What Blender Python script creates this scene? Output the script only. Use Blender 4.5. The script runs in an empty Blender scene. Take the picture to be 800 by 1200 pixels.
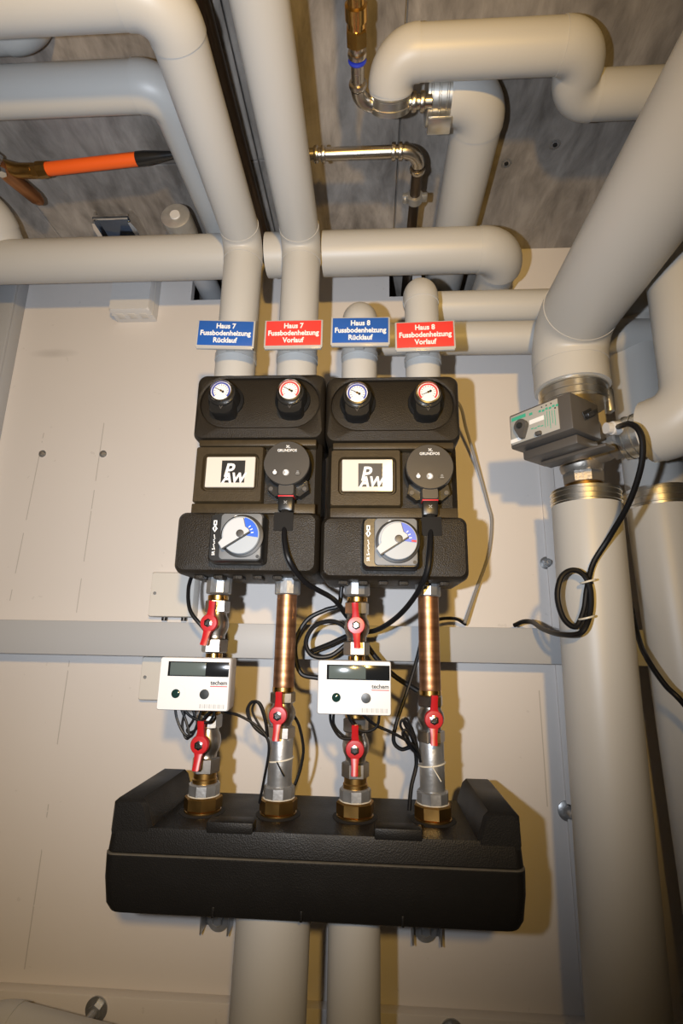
import bpy, bmesh, math, random
from mathutils import Vector, Matrix, noise as mnoise
V = Vector
random.seed(4)
SC = bpy.context.scene
COL = SC.collection
PI = math.pi

# ------------------------------------------------------------------ camera, lights, exposure (origin = the lens, Y towards the back wall, Z up)
cam_d = bpy.data.cameras.new('camera')
cam_d.sensor_fit = 'VERTICAL'; cam_d.sensor_height = 36.0; cam_d.sensor_width = 24.0; cam_d.lens = 18.0
cam_d.clip_start = 0.02
cam = bpy.data.objects.new('camera', cam_d); COL.objects.link(cam)
right = V((0.99833431, 0.05512456, 0.01702627))
down = V((0.00335978, 0.23906388, -0.97099803))
fwd = V((-0.05759621, 0.96943785, 0.23848047))
m = Matrix((right, -down, -fwd)).transposed().to_4x4()
cam.matrix_world = m
SC.camera = cam

world = bpy.data.worlds.new('world'); SC.world = world; world.use_nodes = True
bg = world.node_tree.nodes['Background']
bg.inputs[0].default_value = (1.0, 0.8, 0.6, 1); bg.inputs[1].default_value = 0.02

# the camera flash, left of the lens (camera held upright)
fl = bpy.data.lights.new('flash', 'SPOT'); fl.energy = 41; fl.color = (0.93, 1.0, 1.10)
fl.spot_size = math.radians(127); fl.spot_blend = 1.0; fl.shadow_soft_size = 0.012
flo = bpy.data.objects.new('flash', fl); COL.objects.link(flo)
flo.location = (-0.135, 0.0, 0.01)
flo.rotation_euler = (V((-0.13, 0.93, 0.37))).to_track_quat('-Z', 'Y').to_euler()
# the warm reflector lamp hanging over the photographer, turned to the pumps
lp = bpy.data.lights.new('room_bulb', 'SPOT'); lp.spot_size = math.radians(108); lp.spot_blend = 0.75; lp.energy = 50; lp.color = (1.0, 0.60, 0.15); lp.shadow_soft_size = 0.03
lpo = bpy.data.objects.new('room_bulb', lp); COL.objects.link(lpo); lpo.location = (0.11, -0.45, 0.28)
lpo.rotation_euler = (V((-0.58, 1.5, 0.27))).to_track_quat('-Z', 'Y').to_euler()

SC.view_settings.view_transform = 'Standard'; SC.view_settings.look = 'None'
SC.view_settings.exposure = 0.0; SC.view_settings.gamma = 1.0; SC.view_settings.use_curve_mapping = False
try: SC.cycles.use_denoising = True
except Exception: pass

# ------------------------------------------------------------------ materials
def nodes_of(name):
    mt = bpy.data.materials.new(name); mt.use_nodes = True
    nt = mt.node_tree
    return mt, nt, nt.nodes['Principled BSDF']
def mat(name, col, rough=0.5, metal=0.0, var=0.0, vscale=8.0, bump=0.0, bscale=60.0, spec=0.5, coat=0.0, rvar=0.0, stretch=(1, 1, 1), coord='Object', voro=False):
    mt, nt, p = nodes_of(name)
    N, L = nt.nodes, nt.links
    p.inputs['Base Color'].default_value = (*col, 1); p.inputs['Roughness'].default_value = rough
    p.inputs['Metallic'].default_value = metal; p.inputs['Specular IOR Level'].default_value = spec
    p.inputs['Coat Weight'].default_value = coat
    tc = N.new('ShaderNodeTexCoord'); mp = N.new('ShaderNodeMapping'); mp.inputs['Scale'].default_value = stretch
    L.new(tc.outputs[coord], mp.inputs[0])
    if var > 0 or rvar > 0:
        nz = N.new('ShaderNodeTexNoise'); nz.inputs['Scale'].default_value = vscale; nz.inputs['Detail'].default_value = 5
        L.new(mp.outputs[0], nz.inputs['Vector'])
        if var > 0:
            mx = N.new('ShaderNodeMix'); mx.data_type = 'RGBA'
            L.new(nz.outputs['Fac'], mx.inputs['Factor'])
            mx.inputs['A'].default_value = (*[max(0, c * (1 - var)) for c in col], 1)
            mx.inputs['B'].default_value = (*[min(1, c * (1 + var)) for c in col], 1)
            L.new(mx.outputs['Result'], p.inputs['Base Color'])
        if rvar > 0:
            mr = N.new('ShaderNodeMapRange'); L.new(nz.outputs['Fac'], mr.inputs[0])
            mr.inputs[3].default_value = max(0.02, rough - rvar); mr.inputs[4].default_value = min(1, rough + rvar)
            L.new(mr.outputs[0], p.inputs['Roughness'])
    if bump > 0:
        if voro:
            bz = N.new('ShaderNodeTexVoronoi'); out = 'Distance'
        else:
            bz = N.new('ShaderNodeTexNoise'); bz.inputs['Detail'].default_value = 3; out = 'Fac'
        bz.inputs['Scale'].default_value = bscale
        L.new(mp.outputs[0], bz.inputs['Vector'])
        b = N.new('ShaderNodeBump'); b.inputs['Strength'].default_value = bump; b.inputs['Distance'].default_value = 0.002
        L.new(bz.outputs[out], b.inputs['Height']); L.new(b.outputs[0], p.inputs['Normal'])
    return mt

M = {}
M['jacket'] = mat('cream pipe jacket', (0.478, 0.475, 0.460), 0.42, var=0.05, vscale=3, bump=0.03, bscale=25)
M['jacket_lip'] = mat('pipe jacket lip', (0.54, 0.52, 0.47), 0.45)
M['foam'] = mat('black moulded foam', (0.016, 0.0125, 0.0085), 0.45, bump=0.30, bscale=640, voro=True, rvar=0.10, vscale=30, spec=0.28)
M['foam_fine'] = mat('foam with painted lamp sheen', (0.046, 0.033, 0.017), 0.45, bump=0.14, bscale=520, voro=True, var=0.3, vscale=60, spec=0.3)  # the warm lamp's brown sheen is put into the foam colour
M['foam_low'] = mat('matt black manifold foam', (0.0085, 0.008, 0.0075), 0.48, bump=0.16, bscale=500, voro=True, rvar=0.1, vscale=20, spec=0.25)
M['black'] = mat('black plastic', (0.012, 0.012, 0.012), 0.35, bump=0.05, bscale=200)
M['rubber'] = mat('black cable sheath', (0.007, 0.007, 0.008), 0.42, spec=0.22)
M['dark'] = mat('painted dark void', (0.006, 0.005, 0.004), 0.9)  # near-black colour standing in for shade inside openings
M['pumpface'] = mat('charcoal pump face', (0.050, 0.046, 0.042), 0.42, var=0.08, vscale=40)
M['chrome'] = mat('chrome', (0.75, 0.74, 0.72), 0.16, 1.0, rvar=0.06, vscale=20)
M['nickel'] = mat('nickel plated brass', (0.47, 0.44, 0.40), 0.33, 1.0, rvar=0.1, vscale=30, bump=0.1, bscale=90)
M['stainless'] = mat('stainless tube', (0.52, 0.47, 0.40), 0.27, 1.0, var=0.1, vscale=12, rvar=0.08)
M['foil'] = mat('aluminium end band', (0.78, 0.77, 0.73), 0.32, 1.0, bump=0.12, bscale=60, rvar=0.08, vscale=18)
M['foil_dull'] = mat('dull foil', (0.62, 0.61, 0.58), 0.4, 0.7, var=0.25, vscale=60, bump=0.2, bscale=120)
M['mirror'] = mat('steel with painted navy reflection', (0.10, 0.13, 0.19), 0.10, 1.0)  # dark navy reflection put into the steel's own colour
M['dusty'] = mat('dust on foam edge', (0.085, 0.075, 0.058), 0.8, var=0.4, vscale=60)
M['galv'] = mat('galvanised steel', (0.46, 0.47, 0.48), 0.42, 0.85, var=0.2, vscale=50, bump=0.15, bscale=160, rvar=0.12)
M['castiron'] = mat('cast valve metal', (0.40, 0.37, 0.33), 0.45, 0.8, var=0.12, vscale=40, bump=0.25, bscale=220)
M['brass'] = mat('brass', (0.42, 0.25, 0.08), 0.34, 1.0, var=0.15, vscale=30, rvar=0.1)
M['brightbrass'] = mat('bright brass', (0.62, 0.38, 0.12), 0.24, 1.0, var=0.12, vscale=30, rvar=0.08)
M['copper_plain'] = mat('brown copper', (0.40, 0.19, 0.09), 0.40, 1.0, var=0.2, vscale=20)
M['red'] = mat('red valve lever', (0.43, 0.010, 0.013), 0.36, var=0.06, vscale=20)
M['orange'] = mat('orange sleeve', (0.80, 0.115, 0.012), 0.5, var=0.06, vscale=10)
M['white'] = mat('white plastic', (0.60, 0.595, 0.59), 0.42, var=0.02)
M['offwhite'] = mat('off white plastic box', (0.62, 0.60, 0.56), 0.5, var=0.03)
M['greyplastic'] = mat('grey duct plastic', (0.40, 0.41, 0.425), 0.5, var=0.03, vscale=4)
M['meterblack'] = mat('meter window black', (0.010, 0.011, 0.012), 0.12)
M['lcd'] = mat('grey lcd glass', (0.085, 0.105, 0.10), 0.15)
M['button'] = mat('dark button', (0.02, 0.022, 0.022), 0.35)
M['lens'] = mat('green black optical eye', (0.01, 0.03, 0.026), 0.08)
M['blue'] = mat('blue sign print', (0.018, 0.095, 0.38), 0.35)
M['signred'] = mat('red sign print', (0.72, 0.05, 0.04), 0.35)
M['dialblue'] = mat('blue dial ring', (0.05, 0.07, 0.33), 0.4)
M['dialred'] = mat('red dial ring', (0.66, 0.05, 0.05), 0.4)
M['knobblue'] = mat('blue knob sector', (0.012, 0.09, 0.50), 0.4)
M['print'] = mat('white print', (0.78, 0.78, 0.77), 0.5)
M['printgrey'] = mat('grey print', (0.33, 0.33, 0.33), 0.5)
M['ink'] = mat('black print', (0.012, 0.012, 0.012), 0.5)
M['inkred'] = mat('red print', (0.55, 0.02, 0.03), 0.5)
M['signframe'] = mat('clear grey sign holder', (0.42, 0.41, 0.39), 0.22, spec=0.6)
M['logoplate'] = mat('glossy white badge', (0.66, 0.62, 0.55), 0.13, coat=0.4)
M['greyface'] = mat('grey actuator face', (0.13, 0.135, 0.14), 0.5, var=0.04)
M['silverknob'] = mat('silver grey knob', (0.42, 0.43, 0.44), 0.5, 0.0)
M['knobdisc'] = mat('pale grey knob disc', (0.32, 0.35, 0.38), 0.5, 0.0)
M['boxgrey'] = mat('dark grey actuator case', (0.075, 0.070, 0.066), 0.42, var=0.05, vscale=20)
M['plate'] = mat('light grey actuator plate', (0.36, 0.355, 0.33), 0.4)
M['green'] = mat('green print', (0.05, 0.36, 0.24), 0.5)
M['greycable'] = mat('grey cable sheath', (0.26, 0.25, 0.24), 0.5)
M['tie'] = mat('natural cable tie', (0.66, 0.62, 0.52), 0.4)
M['bluering'] = mat('blue press ring', (0.02, 0.04, 0.45), 0.35)
M['darksteel'] = mat('dark steel', (0.10, 0.075, 0.055), 0.38, 0.9, var=0.2, vscale=10)
M['floor'] = mat('grey screed', (0.30, 0.29, 0.27), 0.8, var=0.12, vscale=3, bump=0.1)
M['sidewall'] = mat('side wall paint', (0.50, 0.47, 0.43), 0.8, var=0.05, vscale=2)

def copper_banded():
    mt, nt, p = nodes_of('banded copper pipe'); N, L = nt.nodes, nt.links
    tc = N.new('ShaderNodeTexCoord'); mp = N.new('ShaderNodeMapping'); mp.inputs['Scale'].default_value = (0.6, 0.6, 70)
    L.new(tc.outputs['Object'], mp.inputs[0])
    nz = N.new('ShaderNodeTexNoise'); nz.inputs['Scale'].default_value = 1.0; nz.inputs['Detail'].default_value = 4
    L.new(mp.outputs[0], nz.inputs['Vector'])
    cr = N.new('ShaderNodeValToRGB'); e = cr.color_ramp.elements
    e[0].position = 0.32; e[0].color = (0.24, 0.115, 0.06, 1); e[1].position = 0.68; e[1].color = (0.50, 0.27, 0.15, 1)
    L.new(nz.outputs['Fac'], cr.inputs[0]); L.new(cr.outputs[0], p.inputs['Base Color'])
    p.inputs['Metallic'].default_value = 0.95; p.inputs['Roughness'].default_value = 0.42
    b = N.new('ShaderNodeBump'); b.inputs['Strength'].default_value = 0.15; b.inputs['Distance'].default_value = 0.002
    L.new(nz.outputs['Fac'], b.inputs['Height']); L.new(b.outputs[0], p.inputs['Normal'])
    return mt
M['copper'] = copper_banded()

def wall_mat():
    # painted panel: faint mottling, pencil lines above and below the old screw holes, one smudge, small scuffs
    mt, nt, p = nodes_of('painted wall panel'); N, L = nt.nodes, nt.links
    g = N.new('ShaderNodeNewGeometry'); sx = N.new('ShaderNodeSeparateXYZ'); L.new(g.outputs['Position'], sx.inputs[0])
    def mth(op, a, b=None, c=None):
        n = N.new('ShaderNodeMath'); n.operation = op
        for i, v in enumerate((a, b, c)):
            if v is None: continue
            if isinstance(v, (int, float)): n.inputs[i].default_value = v
            else: L.new(v, n.inputs[i])
        return n.outputs[0]
    def noise(scale, detail=4):
        n = N.new('ShaderNodeTexNoise'); n.inputs['Scale'].default_value = scale; n.inputs['Detail'].default_value = detail
        L.new(g.outputs['Position'], n.inputs['Vector']); return n.outputs['Fac']
    n1, n2, n3 = noise(2.5), noise(14), noise(45, 2)
    base = N.new('ShaderNodeMix'); base.data_type = 'RGBA'; L.new(n1, base.inputs['Factor'])
    base.inputs['A'].default_value = (0.640, 0.605, 0.580, 1); base.inputs['B'].default_value = (0.690, 0.660, 0.635, 1)
    masks = []
    for x0, slope, z0, z1, w in ((-0.668, 0.008, -0.64, 0.52, 0.0011), (-0.832, 0.035, 0.07, 0.51, 0.0011), (0.352, 0.0, -0.32, -0.10, 0.0011)):
        xx = mth('SUBTRACT', sx.outputs['X'], mth('MULTIPLY_ADD', sx.outputs['Z'], slope, x0))
        ln = mth('LESS_THAN', mth('ABSOLUTE', xx), w)
        zr = mth('MULTIPLY', mth('GREATER_THAN', sx.outputs['Z'], z0), mth('LESS_THAN', sx.outputs['Z'], z1))
        masks.append(mth('MULTIPLY', mth('MULTIPLY', ln, zr), mth('GREATER_THAN', n2, 0.44)))
    dx = mth('MULTIPLY', mth('SUBTRACT', sx.outputs['X'], -0.825), 14.0)
    dz = mth('MULTIPLY', mth('SUBTRACT', sx.outputs['Z'], 0.705), 70.0)
    r = mth('ADD', mth('POWER', mth('ABSOLUTE', dx), 2), mth('POWER', mth('ABSOLUTE', dz), 2))
    masks.append(mth('MULTIPLY', mth('MAXIMUM', mth('SUBTRACT', 1.0, r), 0.0), n2))
    masks.append(mth('MULTIPLY', mth('GREATER_THAN', n3, 0.745), 0.3))
    tot = masks[0]
    for k in masks[1:]: tot = mth('MAXIMUM', tot, k)
    tot = mth('MULTIPLY', tot, 0.42)
    mx = N.new('ShaderNodeMix'); mx.data_type = 'RGBA'; L.new(tot, mx.inputs['Factor'])
    L.new(base.outputs['Result'], mx.inputs['A']); mx.inputs['B'].default_value = (0.20, 0.18, 0.16, 1)
    L.new(mx.outputs['Result'], p.inputs['Base Color'])
    p.inputs['Roughness'].default_value = 0.62
    b = N.new('ShaderNodeBump'); b.inputs['Strength'].default_value = 0.06; b.inputs['Distance'].default_value = 0.002
    L.new(n3, b.inputs['Height']); L.new(b.outputs[0], p.inputs['Normal'])
    return mt
M['wall'] = wall_mat()

def concrete_mat():
    mt, nt, p = nodes_of('board marked concrete'); N, L = nt.nodes, nt.links
    g = N.new('ShaderNodeNewGeometry')
    def noise(scale, stretch, rot, detail=6, dist=0.0):
        mp = N.new('ShaderNodeMapping'); mp.inputs['Scale'].default_value = stretch; mp.inputs['Rotation'].default_value = (0, 0, rot)
        L.new(g.outputs['Position'], mp.inputs[0])
        n = N.new('ShaderNodeTexNoise'); n.inputs['Scale'].default_value = scale; n.inputs['Detail'].default_value = detail
        n.inputs['Distortion'].default_value = dist; n.inputs['Roughness'].default_value = 0.62
        L.new(mp.outputs[0], n.inputs['Vector']); return n
    a = noise(4.0, (3.2, 1.0, 1), 0.25, 7, 1.2); b_ = noise(26.0, (1.0, 0.35, 1), 0.2, 5, 0.6); c = noise(90, (1, 1, 1), 0, 2)
    cr = N.new('ShaderNodeValToRGB'); e = cr.color_ramp.elements
    e[0].position = 0.40; e[0].color = (0.125, 0.112, 0.100, 1); e[1].position = 0.60; e[1].color = (0.38, 0.35, 0.32, 1)
    big = noise(1.7, (1.6, 1.0, 1), 0.35, 4, 0.8)
    mixg = N.new('ShaderNodeMix'); mixg.inputs['Factor'].default_value = 0.40
    mixf = N.new('ShaderNodeMix'); mixf.inputs['Factor'].default_value = 0.42
    L.new(a.outputs['Fac'], mixf.inputs['A']); L.new(b_.outputs['Fac'], mixf.inputs['B'])
    L.new(mixf.outputs['Result'], mixg.inputs['A']); L.new(big.outputs['Fac'], mixg.inputs['B'])
    L.new(mixg.outputs['Result'], cr.inputs[0]); L.new(cr.outputs[0], p.inputs['Base Color'])
    p.inputs['Roughness'].default_value = 0.72
    bp = N.new('ShaderNodeBump'); bp.inputs['Strength'].default_value = 0.25; bp.inputs['Distance'].default_value = 0.004
    L.new(b_.outputs['Fac'], bp.inputs['Height']); L.new(bp.outputs[0], p.inputs['Normal'])
    return mt
M['concrete'] = concrete_mat()

# ------------------------------------------------------------------ mesh helpers
class MB:
    def __init__(s): s.bm = bmesh.new()
    def loft(s, loops, cap0=True, cap1=True, close=True):
        bm = s.bm; rings = [[bm.verts.new(V(p)) for p in lp_] for lp_ in loops]
        n = len(rings[0])
        for a, b in zip(rings, rings[1:]):
            for i in range(n if close else n - 1):
                j = (i + 1) % n
                bm.faces.new((a[i], a[j], b[j], b[i]))
        if cap0: bm.faces.new(rings[0][::-1])
        if cap1: bm.faces.new(rings[-1])
        return s
    def box(s, c, size, bev=0.0, rot=None, seg=2):
        t = bmesh.new(); bmesh.ops.create_cube(t, size=1)
        for v in t.verts: v.co = V((v.co.x * size[0], v.co.y * size[1], v.co.z * size[2]))
        if bev > 0: bmesh.ops.bevel(t, geom=t.edges[:], offset=bev, segments=seg, profile=0.5, affect='EDGES')
        R = rot if rot is not None else Matrix.Identity(3)
        mp = {}
        for v in t.verts: mp[v] = s.bm.verts.new(R @ v.co + V(c))
        for f in t.faces: s.bm.faces.new([mp[v] for v in f.verts])
        t.free(); return s
    def tube(s, path, r, n=16, caps=True, closed=False):
        path = [V(p) for p in path]; k = len(path)
        rr = r if isinstance(r, (list, tuple)) else [r] * k
        tang = []
        for i in range(k):
            if closed: d = path[(i + 1) % k] - path[i - 1]
            else: d = path[min(i + 1, k - 1)] - path[max(i - 1, 0)]
            tang.append(d.normalized())
        ref = V((0, 0, 1)) if abs(tang[0].z) < 0.9 else V((1, 0, 0))
        u = (ref - tang[0] * ref.dot(tang[0])).normalized()
        rings = []
        for i in range(k):
            if i:
                q = tang[i - 1].rotation_difference(tang[i]); u = q @ u
                u = (u - tang[i] * u.dot(tang[i])).normalized()
            w = tang[i].cross(u)
            rings.append([path[i] + (u * math.cos(2 * PI * j / n) + w * math.sin(2 * PI * j / n)) * rr[i] for j in range(n)])
        if closed:
            rings.append(rings[0]); return s.loft(rings, False, False)
        return s.loft(rings, caps, caps)
    def lathe(s, prof, o, axis=(0, 0, 1), n=24, phase=0.0):
        ax = V(axis).normalized(); ref = V((0, 0, 1)) if abs(ax.z) < 0.9 else V((1, 0, 0))
        u = (ref - ax * ref.dot(ax)).normalized(); w = ax.cross(u); o = V(o)
        loops = [[o + ax * h + (u * math.cos(2 * PI * j / n + phase) + w * math.sin(2 * PI * j / n + phase)) * max(r, 1e-5) for j in range(n)] for r, h in prof]
        return s.loft(loops)
    def prism(s, poly, d0, d1, fn):
        # poly: 2-D outline, fn(a, b, d) -> point
        return s.loft([[fn(a, b, d0) for a, b in poly], [fn(a, b, d1) for a, b in poly]])
def xz(a, b, d): return (a, d, b)
def rrect(cx, cz, w, h, r, y, n=6):
    r = min(r, w / 2 - 1e-5, h / 2 - 1e-5); pts = []
    for (sx_, sz_, a0) in ((1, 1, 0), (-1, 1, PI / 2), (-1, -1, PI), (1, -1, 1.5 * PI)):
        for i in range(n + 1):
            a = a0 + PI / 2 * i / n
            pts.append((cx + sx_ * (w / 2 - r) + r * math.cos(a), y, cz + sz_ * (h / 2 - r) + r * math.sin(a)))
    return pts

WL = {}
def obj(name, mb, material, parent=None, label=None, cat=None, group=None, kind=None, angle=35):
    bm = mb.bm
    bmesh.ops.recalc_face_normals(bm, faces=bm.faces[:])
    me = bpy.data.meshes.new(name); bm.to_mesh(me); bm.free()
    lo = V([min(v.co[i] for v in me.vertices) for i in range(3)]); hi = V([max(v.co[i] for v in me.vertices) for i in range(3)])
    c = (lo + hi) / 2
    me.transform(Matrix.Translation(-c))
    for p in me.polygons: p.use_smooth = True
    me.set_sharp_from_angle(angle=math.radians(angle))
    me.materials.append(M[material])
    o = bpy.data.objects.new(name, me); COL.objects.link(o)
    place(o, c, parent)
    tag(o, label, cat, group, kind)
    return o
def place(o, c, parent):
    o.location = c; WL[o.name] = V(c)
    if parent is not None:
        o.parent = parent; o.matrix_parent_inverse = Matrix.Translation(-WL[parent.name])
def tag(o, label=None, cat=None, group=None, kind=None):
    if label: o['label'] = label
    if cat: o['category'] = cat
    if group: o['group'] = group
    if kind: o['kind'] = kind
def thing(name, loc, label, cat, group=None):
    o = bpy.data.objects.new(name, None); o.empty_display_size = 0.03; COL.objects.link(o)
    o.location = loc; WL[o.name] = V(loc); tag(o, label, cat, group); return o
def text(name, s, size, pos, material, parent, align='CENTER', bold=0.0, shear=0.0, rot=None, sx=1.0, line=1.0, depth=0.0003):
    cu = bpy.data.curves.new(name, 'FONT'); cu.body = s; cu.size = size; cu.align_x = align; cu.align_y = 'CENTER'
    cu.offset = bold; cu.shear = shear; cu.space_line = line; cu.extrude = depth; cu.resolution_u = 3
    t = bpy.data.objects.new(name, cu); COL.objects.link(t)
    dg = bpy.context.evaluated_depsgraph_get(); dg.update()
    me = bpy.data.meshes.new_from_object(t.evaluated_get(dg))
    bpy.data.objects.remove(t); bpy.data.curves.remove(cu)
    R = (rot if rot is not None else Matrix.Identity(3)) @ Matrix.Rotation(PI / 2, 3, 'X')
    me.transform(Matrix.Diagonal((sx, 1, 1, 1))); me.transform(R.to_4x4())
    me.materials.clear(); me.materials.append(M[material]); me.name = name
    o = bpy.data.objects.new(name, me); COL.objects.link(o); place(o, V(pos), parent)
    return o
def smooth_path(pts, sub=8):
    P = [V(p) for p in pts]; P = [P[0] * 2 - P[1]] + P + [P[-1] * 2 - P[-2]]; out = []
    for i in range(1, len(P) - 2):
        p0, p1, p2, p3 = P[i - 1:i + 3]
        for k in range(sub):
            t = k / sub
            out.append(0.5 * ((2 * p1) + (p2 - p0) * t + (2 * p0 - 5 * p1 + 4 * p2 - p3) * t * t + (3 * p1 - p0 - 3 * p2 + p3) * t ** 3))
    out.append(P[-2]); return out
def corner_arc(a, b, c, R, seg=14):
    a, b, c = V(a), V(b), V(c); d0 = (a - b).normalized(); d1 = (c - b).normalized()
    ang = d0.angle(d1); t = R / math.tan(ang / 2)
    p0, p1 = b + d0 * t, b + d1 * t
    cen = b + (d0 + d1).normalized() * (R / math.sin(ang / 2))
    u = p0 - cen; w = p1 - cen; tot = u.angle(w); ax = u.cross(w).normalized(); out = []
    for i in range(seg + 1): out.append(cen + Matrix.Rotation(tot * i / seg, 3, ax) @ u)
    return out
def pipe_run(name, label, pts, r, R, material='jacket', cat='pipe', group=None, n=40, lip=0.0012, elbow_name='elbow', sec_name='pipe_section', caps=True):
    root = thing(name, pts[0], label, cat, group)
    start = V(pts[0])
    Rs = R if isinstance(R, (list, tuple)) else [R] * (len(pts) - 2)
    for i in range(1, len(pts) - 1):
        arc = corner_arc(pts[i - 1], pts[i], pts[i + 1], Rs[i - 1])
        if (arc[0] - start).length > 0.004: obj(sec_name, MB().tube([start, arc[0]], r, n, caps), material, root)
        d0 = (arc[0] - arc[1]).normalized() * 0.004; d1 = (arc[-1] - arc[-2]).normalized() * 0.004
        obj(elbow_name, MB().tube([arc[0] + d0] + arc + [arc[-1] + d1], r + lip, n, caps), material, root)
        start = arc[-1]
    obj(sec_name, MB().tube([start, pts[-1]], r, n, caps), material, root)
    return root
def band(name, a, b, r, parent, material='foil', label=None, ribs=3):
    a, b = V(a), V(b); d = (b - a); h = d.length; prof = [(r * 0.8, 0), (r, 0)]
    for k in range(ribs):
        z0 = h * (k + 0.5) / ribs
        prof += [(r, z0 - 0.16 * h / ribs), (r + 0.0014, z0 - 0.08 * h / ribs), (r + 0.0014, z0 + 0.08 * h / ribs), (r, z0 + 0.16 * h / ribs)]
    prof += [(r, h), (r * 0.8, h)]
    return obj(name, MB().lathe(prof, a, d, 40), material, parent, label, angle=25)
def cable(name, label, pts, r, material='rubber', cat='cable', group=None, n=10, parent=None):
    return obj(name, MB().tube(smooth_path(pts), r, n), material, parent, label, cat, group)

# ------------------------------------------------------------------ the room
W, C, F = 1.15, 0.99, -1.40
X0, X1, Y0 = -1.75, 1.55, -1.9
def wall_with_openings():
    holes = [(0.045, 0.105, 0.853, 0.945), (0.128, 0.350, 0.853, C), (-0.475, -0.300, 0.855, C)]
    xs = sorted({X0, X1} | {h[0] for h in holes} | {h[1] for h in holes}); zs = sorted({F, C} | {h[2] for h in holes} | {h[3] for h in holes})
    mb = MB(); vv = {}
    def gv(x, y, z):
        k = (round(x, 5), round(y, 5), round(z, 5))
        if k not in vv: vv[k] = mb.bm.verts.new((x, y, z))
        return vv[k]
    solid = lambda i, j: not any(h[0] <= xs[i] < h[1] and h[2] <= zs[j] < h[3] for h in holes)
    for y in (W, W + 0.02):
        for i in range(len(xs) - 1):
            for j in range(len(zs) - 1):
                if solid(i, j): mb.bm.faces.new((gv(xs[i], y, zs[j]), gv(xs[i + 1], y, zs[j]), gv(xs[i + 1], y, zs[j + 1]), gv(xs[i], y, zs[j + 1])))
    for h in holes:
        zt = min(h[3], C)
        for (xa, za, xb, zb) in ((h[0], h[2], h[0], zt), (h[1], h[2], h[1], zt), (h[0], h[2], h[1], h[2])):
            pts = sorted({x for x in xs if min(xa, xb) <= x <= max(xa, xb)}) if za == zb else None
            if za == zb: segs = [((p, za), (q, za)) for p, q in zip(pts, pts[1:])]
            else:
                pz = [z for z in zs if za <= z <= zb]; segs = [((xa, p), (xa, q)) for p, q in zip(pz, pz[1:])]
            for (p, q) in segs: mb.bm.faces.new((gv(p[0], W, p[1]), gv(q[0], W, q[1]), gv(q[0], W + 0.02, q[1]), gv(p[0], W + 0.02, p[1])))
    return mb
wb = obj('wall_back', wall_with_openings(), 'wall', kind='structure')
obj('trim_1', MB().box(((X0 + X1) / 2, W + 0.25, 0.80), (X1 - X0, 0.02, 0.45)), 'dark', kind='structure')      # near-black panel, the shade of the pipe openings put into its colour
obj('trim_2', MB().box(((X0 + 0.02 + X1) / 2, W - 0.012, (F - 0.662) / 2), (X1 - X0 - 0.02, 0.024, -0.662 - F), 0.002), 'wall', kind='structure')   # lower ledge board
obj('trim_3', MB().box((0.403, W - 0.003, -0.106), (0.03, 0.006, 1.10), 0.001), 'wall', kind='structure')   # panel joint strip beside the tall pipe
fb = MB().box(((X0 + X1) / 2, (Y0 + W) / 2, F - 0.05), (X1 - X0 + 0.4, W - Y0 + 0.4, 0.1)); obj('floor', fb, 'floor', kind='structure')
obj('wall_left', MB().box((X0 - 0.05, (Y0 + W) / 2, (F + C) / 2), (0.1, W - Y0, C - F)), 'sidewall', kind='structure')
obj('wall_right', MB().box((X1 + 0.05, (Y0 + W) / 2, (F + C) / 2), (0.1, W - Y0, C - F)), 'sidewall', kind='structure')
obj('wall_front', MB().box(((X0 + X1) / 2, Y0 - 0.05, (F + C) / 2), (X1 - X0 + 0.2, 0.1, C - F)), 'sidewall', kind='structure')
ceil = obj('ceiling', MB().box(((X0 + X1) / 2, (Y0 + W + 0.28) / 2, C + 0.075), (X1 - X0 + 0.2, W + 0.28 - Y0, 0.13)), 'concrete', kind='structure')
# formwork boards: joints show as fine ridges and steps
bx = [X0, -0.80, -0.243, -0.197, 0.055, 0.62, X1]; by = [Y0, -0.3, 0.45, 0.872, W + 0.26]
for i in range(len(bx) - 1):
    rows = by if i < 3 else by[:3] + by[4:]
    for j in range(len(rows) - 1):
        dz = 0.0035 * random.random()
        obj('formwork_board_face', MB().box(((bx[i] + bx[i + 1]) / 2, (rows[j] + rows[j + 1]) / 2, C + 0.006 - dz / 2), (bx[i + 1] - bx[i] - 0.003, rows[j + 1] - rows[j] - 0.003, 0.012 + dz), 0.0015, seg=1), 'concrete', ceil)

# ------------------------------------------------------------------ insulated pipes
XB = [-0.272, -0.148, -0.024, 0.100]; YP = 0.912
r12, r34 = 0.0395, 0.0345
J = 'jacket'
def vseam(p, r, z0, z1, parent): obj('jacket_seam', MB().box((p[0], p[1] - r, (z0 + z1) / 2), (0.0016, 0.0012, z1 - z0)), 'jacket_lip', parent)
p1 = pipe_run('insulated_pipe', 'cream jacketed pipe rising behind the Haus 7 Rücklauf sign and bending left above it', [(XB[0], YP, 0.482), (XB[0], YP, 0.815), (XB[0], 0.470, 0.815), (-1.749, 0.470, 0.815)], r12, [0.044, 0.050], n=44)
p2 = pipe_run('insulated_pipe', 'cream pipe rising behind the red Haus 7 sign and running overhead out of view', [(XB[1], YP, 0.482), (XB[1], YP, 0.810), (XB[1], -1.899, 0.810)], r12, 0.044, n=44)
p3 = pipe_run('insulated_pipe', 'short cream pipe with domed top behind the Haus 8 Rücklauf sign', [(XB[2], YP, 0.472), (XB[2], YP, 0.645), (XB[2], 0.998, 0.633), (1.549, 0.998, 0.632)], r34, [0.036, 0.036], n=40)
p4 = pipe_run('insulated_pipe', 'cream pipe with domed top behind the Haus 8 Vorlauf sign, taller than its neighbour', [(XB[3], YP, 0.472), (XB[3], YP, 0.688), (XB[3], 0.990, 0.704), (1.549, 0.990, 0.707)], 0.0335, [0.036, 0.036], n=40)
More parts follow.
